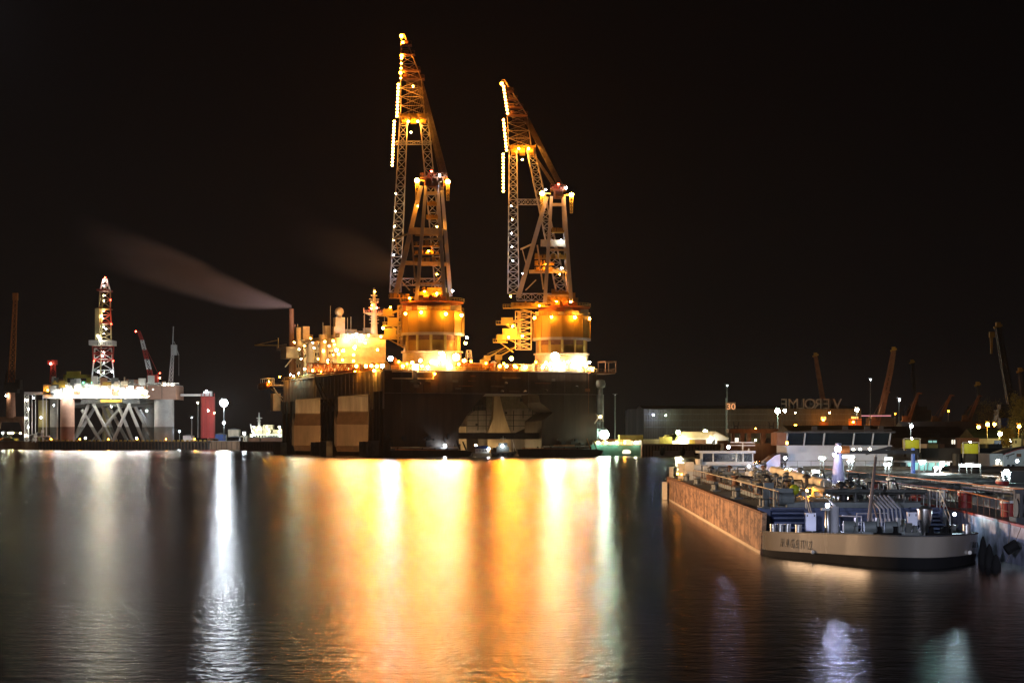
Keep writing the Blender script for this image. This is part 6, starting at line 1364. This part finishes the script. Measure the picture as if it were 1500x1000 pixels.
for px, py, pw, c in ((1134,683,440,LAV),(1250,655.5,26,(1,.95,.7)),(1260,655.5,26,(1,.95,.7)),(1274,655,26,(1,.95,.7)),(1150,668,240,LAV),(1178,683,240,(.7,.9,1)),(1286,683,240,(.7,.9,1)),(1153,646,30,WARM)):
    lamp(t2, P(px,py,192.5), pw, c, .13, 'deck_lamp', size=.14)
for (x0,x1,yt,yb,Y,pw) in ((1202,1206,669,687,180,110),(1243,1248,673,686,178,120),(1231,1252,667,685,184,20),(1297,1302,678,692,168,120),(1296,1306,670,690,170,60),(1370,1377,683.5,699,160,700),(1405,1436,679.5,699,165,110),(1416,1423,678,693,172,110),(1347,1354,674,690,172,60),(1469,1478,691.5,725,140,500),(1449,1467,720,728,135,90),(1190,1200,688,690,170,60),(1236,1246,693,695,160,60)):
    gantry_light(t2, T2, x0, x1, yt, yb, Y, pw)
b = MB()
# ---- third tanker with low teal lit wheelhouse
T3 = Frame(37.4, 110, 0, R(-.8))
t3 = thing('moored_tanker', 'third inland tanker with a low wheelhouse glowing teal inside', 'tanker', T3, 'moored inland tankers')
L3 = 120; b = MB(); b.box(0,11.2,0,L3,-.5,2.3); b.prism([(0,0,-.5),(3,-9,-.5),(8.2,-9,-.5),(11.2,0,-.5)],(0,0,2.9)); b.build('hull', M_deckgrey, t3)
b = MB(); b.rail([(.5,2,2.3),(.5,L3-14,2.3)],1.05,1.6,.03); b.build('deck_railing', M_white2, t3)
b = MB(); b.box(2.2,9,6,L3-20,2.31,2.8); b.build('trunk_deck', MATS['pale_green_deck'], t3)
for x in (3.2,4.4,5.2,7.2):
    b = MB(); b.tube((x,8,3.1),(x,L3-22,3.1),.17,10); b.build('cargo_pipe', M_fit, t3, smooth=True)
fittings(t3, T3, 80, .8, 10, 30, L3-18, 2.35, 31, [M_fit,M_red,M_fitl,M_white2,M_brown,M_dark,M_fitl])
for py, Y in ((689,182),(686,190),(699,160)):
    a = T3.I @ P(1400,py,Y); b = MB(); b.tube((.6,a.y,a.z),(10.6,a.y,a.z),.24,12); b.tube((.6,a.y+.7,a.z),(10.6,a.y+.7,a.z),.16,10)
    for k in range(5): b.bar((1+k*2.2,a.y,2.3),(1+k*2.2,a.y,a.z),.12)
    b.build('manifold', M_dark, t3, smooth=True)
q = lambda px,py,dy=0: T3.I @ P(px,py,200+dy)
b = MB(); a = q(1327,694); c = q(1388,677); b.prism([(a.x+.4,a.y,a.z),(c.x-.4,a.y,a.z),(c.x,a.y-.8,c.z),(a.x,a.y-.8,c.z)], (0,.1,0)); b.build('wheelhouse_window', M_litt, t3)
for px in (1326,1334,1344,1357,1368,1380,1388):
    b = MB(); k0 = q(px,694); k1 = q(px,677); b.bar((k0.x,k0.y-.12,k0.z),(k1.x,k1.y-.95,k1.z),.14); b.build('window_post', M_white2, t3)
b = MB(); a = q(1322,677); c = q(1391,674.5); b.box(a.x,c.x,a.y-1.2,a.y+5,a.z,c.z); b.build('wheelhouse_roof', M_white2, t3)
b = MB(); a = q(1322,706); c = q(1391,694); b.box(a.x,c.x,a.y,a.y+6,2.3,c.z); b.build('wheelhouse_base', M_fit, t3)
b = MB(); a = q(1330,694); c = q(1386,677); b.box(a.x,c.x,a.y+4,a.y+4.2,a.z,c.z); b.build('back_wall', M_fit, t3)
lamp(t3, P(1350,674,196), 120, (.8,1,1), .16, 'deck_lamp', size=.2); lamp(t3, P(1389,676,196), 60, (.8,.9,1), .12, 'deck_lamp', size=.2)
b = MB(); a = q(1442,700); c = q(1455,680); b.box(a.x,c.x,a.y-4,a.y-3.8,a.z,c.z); b.build('notice_board', M_cream, t3)
for (x0,x1,y0,m_,nm) in ((1431,1440,706,M_red,'red_locker'),(1480,1520,690,M_dark,'dark_locker'),(1310,1320,697,M_white,'white_locker')):
    Y = 150 if x0 != 1310 else 172; a = T3.I @ P(x0,0,Y); c = T3.I @ P(x1,y0,Y)
    b = MB(); b.box(a.x,c.x,a.y,a.y+1.5,2.3,c.z); b.build(nm, m_, t3)
# ---- fourth vessel: white cabins at the right edge
T4 = Frame(49.6, 150, 0, R(-.8))
t4 = thing('moored_tanker', 'fourth moored vessel at the right edge with a tall white cabin block and red trim', 'tanker', T4, 'moored inland tankers')
b = MB(); b.box(0,11,0,90,-.5,2.3); b.build('hull', M_dark, t4)
q = lambda px,py,dy=0: T4.I @ P(px,py,212+dy)
M_cab = mat('cabin_white', (.55,.60,.62), .45, var=.15)
b = MB(); a = q(1470,692); c = q(1540,659); b.prism([(a.x,a.y,2.3),(c.x,a.y,2.3),(c.x,a.y,c.z+.6),(a.x+1.4,a.y,c.z),(a.x,a.y,c.z-.5)], (0,8,0)); b.build('cabin', M_cab, t4)
b = MB(); b.bar((a.x,a.y-.2,c.z-.42),(a.x+1.4,a.y-.2,c.z+.08),.1); b.bar((a.x+1.4,a.y-.2,c.z+.08),(c.x,a.y-.2,c.z+.68),.1); b.build('red_trim', M_red, t4)
b = MB(); a = q(1451,692); c = q(1470,664); b.box(a.x,c.x,a.y+.5,a.y+6,2.3,c.z); b.build('front_cabin', M_cab, t4)
for x0,x1,y0,y1,m_ in ((1460,1464,675,684,M_litw),(1467,1469,676,684,M_litw),(1475,1479,680,688,M_glass),(1482,1486,680,688,M_glass),(1489,1496,664,669,M_brown)):
    a = q(x0,y1); c = q(x1,y0); yy = a.y-.06 if x0 > 1469 else a.y+.42; b = MB(); b.box(a.x,c.x,yy,yy+.05,a.z,c.z); b.build('window', m_, t4)
b = MB(); b.bar(q(1481,662,1),q(1481,648,1),.1); b.build('mast', M_fit, t4); b = MB(); b.bar(q(1474,668,-.3),q(1486,664,-.3),.12); b.bar(q(1478,667,-.3),q(1476,672,-.3),.08); b.build('wall_bracket', M_fit, t4)
lamp(t4, P(1462,671,206), 120, (1,.85,.7), .15, 'deck_lamp', size=.2); lamp(t4, P(1490,672,203), 420, (.75,.95,1), .15, 'deck_lamp', size=.2)
b = MB(); a = q(1489,704); c = q(1530,686); b.box(a.x,c.x,a.y-6,a.y-4,2.3,c.z); b.build('locker', M_dark, t4)
fittings(t4, T4, 20, .6, 8, 10, 60, 2.35, 41, [M_fit,M_fitl,M_dark])
# mooring ropes and hanging black fender on the lavender hull
b = MB(); a = T1.w(*onz(1418,776)); c = P(1466,771,106); a.z += .3; b.bar(a, c, .03)
solo('mooring_rope', b, M_rope, 'thin mooring rope running from the bow bollard to the lavender hull', 'rope')
t = thing('hanging_fender', 'black drum fender hanging on ropes against the lavender hull', 'fender', Frame(*P(1488,800,100.5)[:2]))
FR_ = lambda px,py: P(px,py,100.6)+Vector((-.25,0,0))
b = MB(); b.tube(FR_(1481,806), FR_(1497,796), .26, 12); b.build('drum', M_black, t, True, smooth=True)
b = MB(); b.bar(FR_(1488,766),FR_(1484,803),.03); b.bar(FR_(1503,772),FR_(1493,797),.03); b.bar(FR_(1489,808),FR_(1481,824),.02); b.build('rope', M_rope, t, True)

# ---- quay lamps of the viewer's own side (outside the frame), as the light on the near hulls shows
def quay_lamp(x, y, h, pw, c, lab, aim=180):
    t = thing('quay_lamp', lab, 'lamp post', Frame(x, y)); b = MB(); b.tube((0,0,-1),(0,0,h),.12,8,.07); b.bar((0,0,h),(1.2 if x < 0 else -1.2,0,h+.1),.08); b.build('pole', M_fit, t)
    b = MB(); b.cbox((0,0,-1),1.6,1.6,2.2); b.build('dolphin', M_concrete, t)
    lamp(t, (x+(1.2 if x < 0 else -1.2), y, h), pw, c, .3, 'lamp_head', size=.4, flood=True, aim=aim, tilt=8)
quay_lamp(-62, 150, 9, 620000, (1,.62,.34), 'orange lamp on a mooring dolphin off the left side', aim=118)
quay_lamp(9, -14, 10, 8000, (1,.86,.66), 'warm lamp on the viewing quay')
quay_lamp(-7.2, 22, 11, 110000, (.74,.79,1), 'cool lamp on a mooring dolphin left of the viewpoint')
b = MB(); p = Vector((27.5, 85.5, 1.85)); q8 = T2.I @ p; b.tube(q8, q8+Vector((0,0,6.2)), .12, 8, .07); b.build('bow_light_mast', M_white2, t2, smooth=True)
lamp(t2, p+Vector((-.6,0,6.3)), 3500, (.68,.74,1), .2, 'mast_lamp', size=.3)
#HAZE
hz = MB().box(-900, 1000, -40, 1900, -1, 190).build('haze', None); hz['kind'] = 'stuff'
m = bpy.data.materials.new('haze_air'); m.use_nodes = True; nt = m.node_tree; nt.nodes.clear()
v = nt.nodes.new('ShaderNodeVolumePrincipled'); o = nt.nodes.new('ShaderNodeOutputMaterial'); nt.links.new(v.outputs[0], o.inputs['Volume'])
v.inputs['Color'].default_value = (.95, .86, .78, 1); v.inputs['Density'].default_value = .000018; v.inputs['Anisotropy'].default_value = .72
hz.data.materials.append(m)
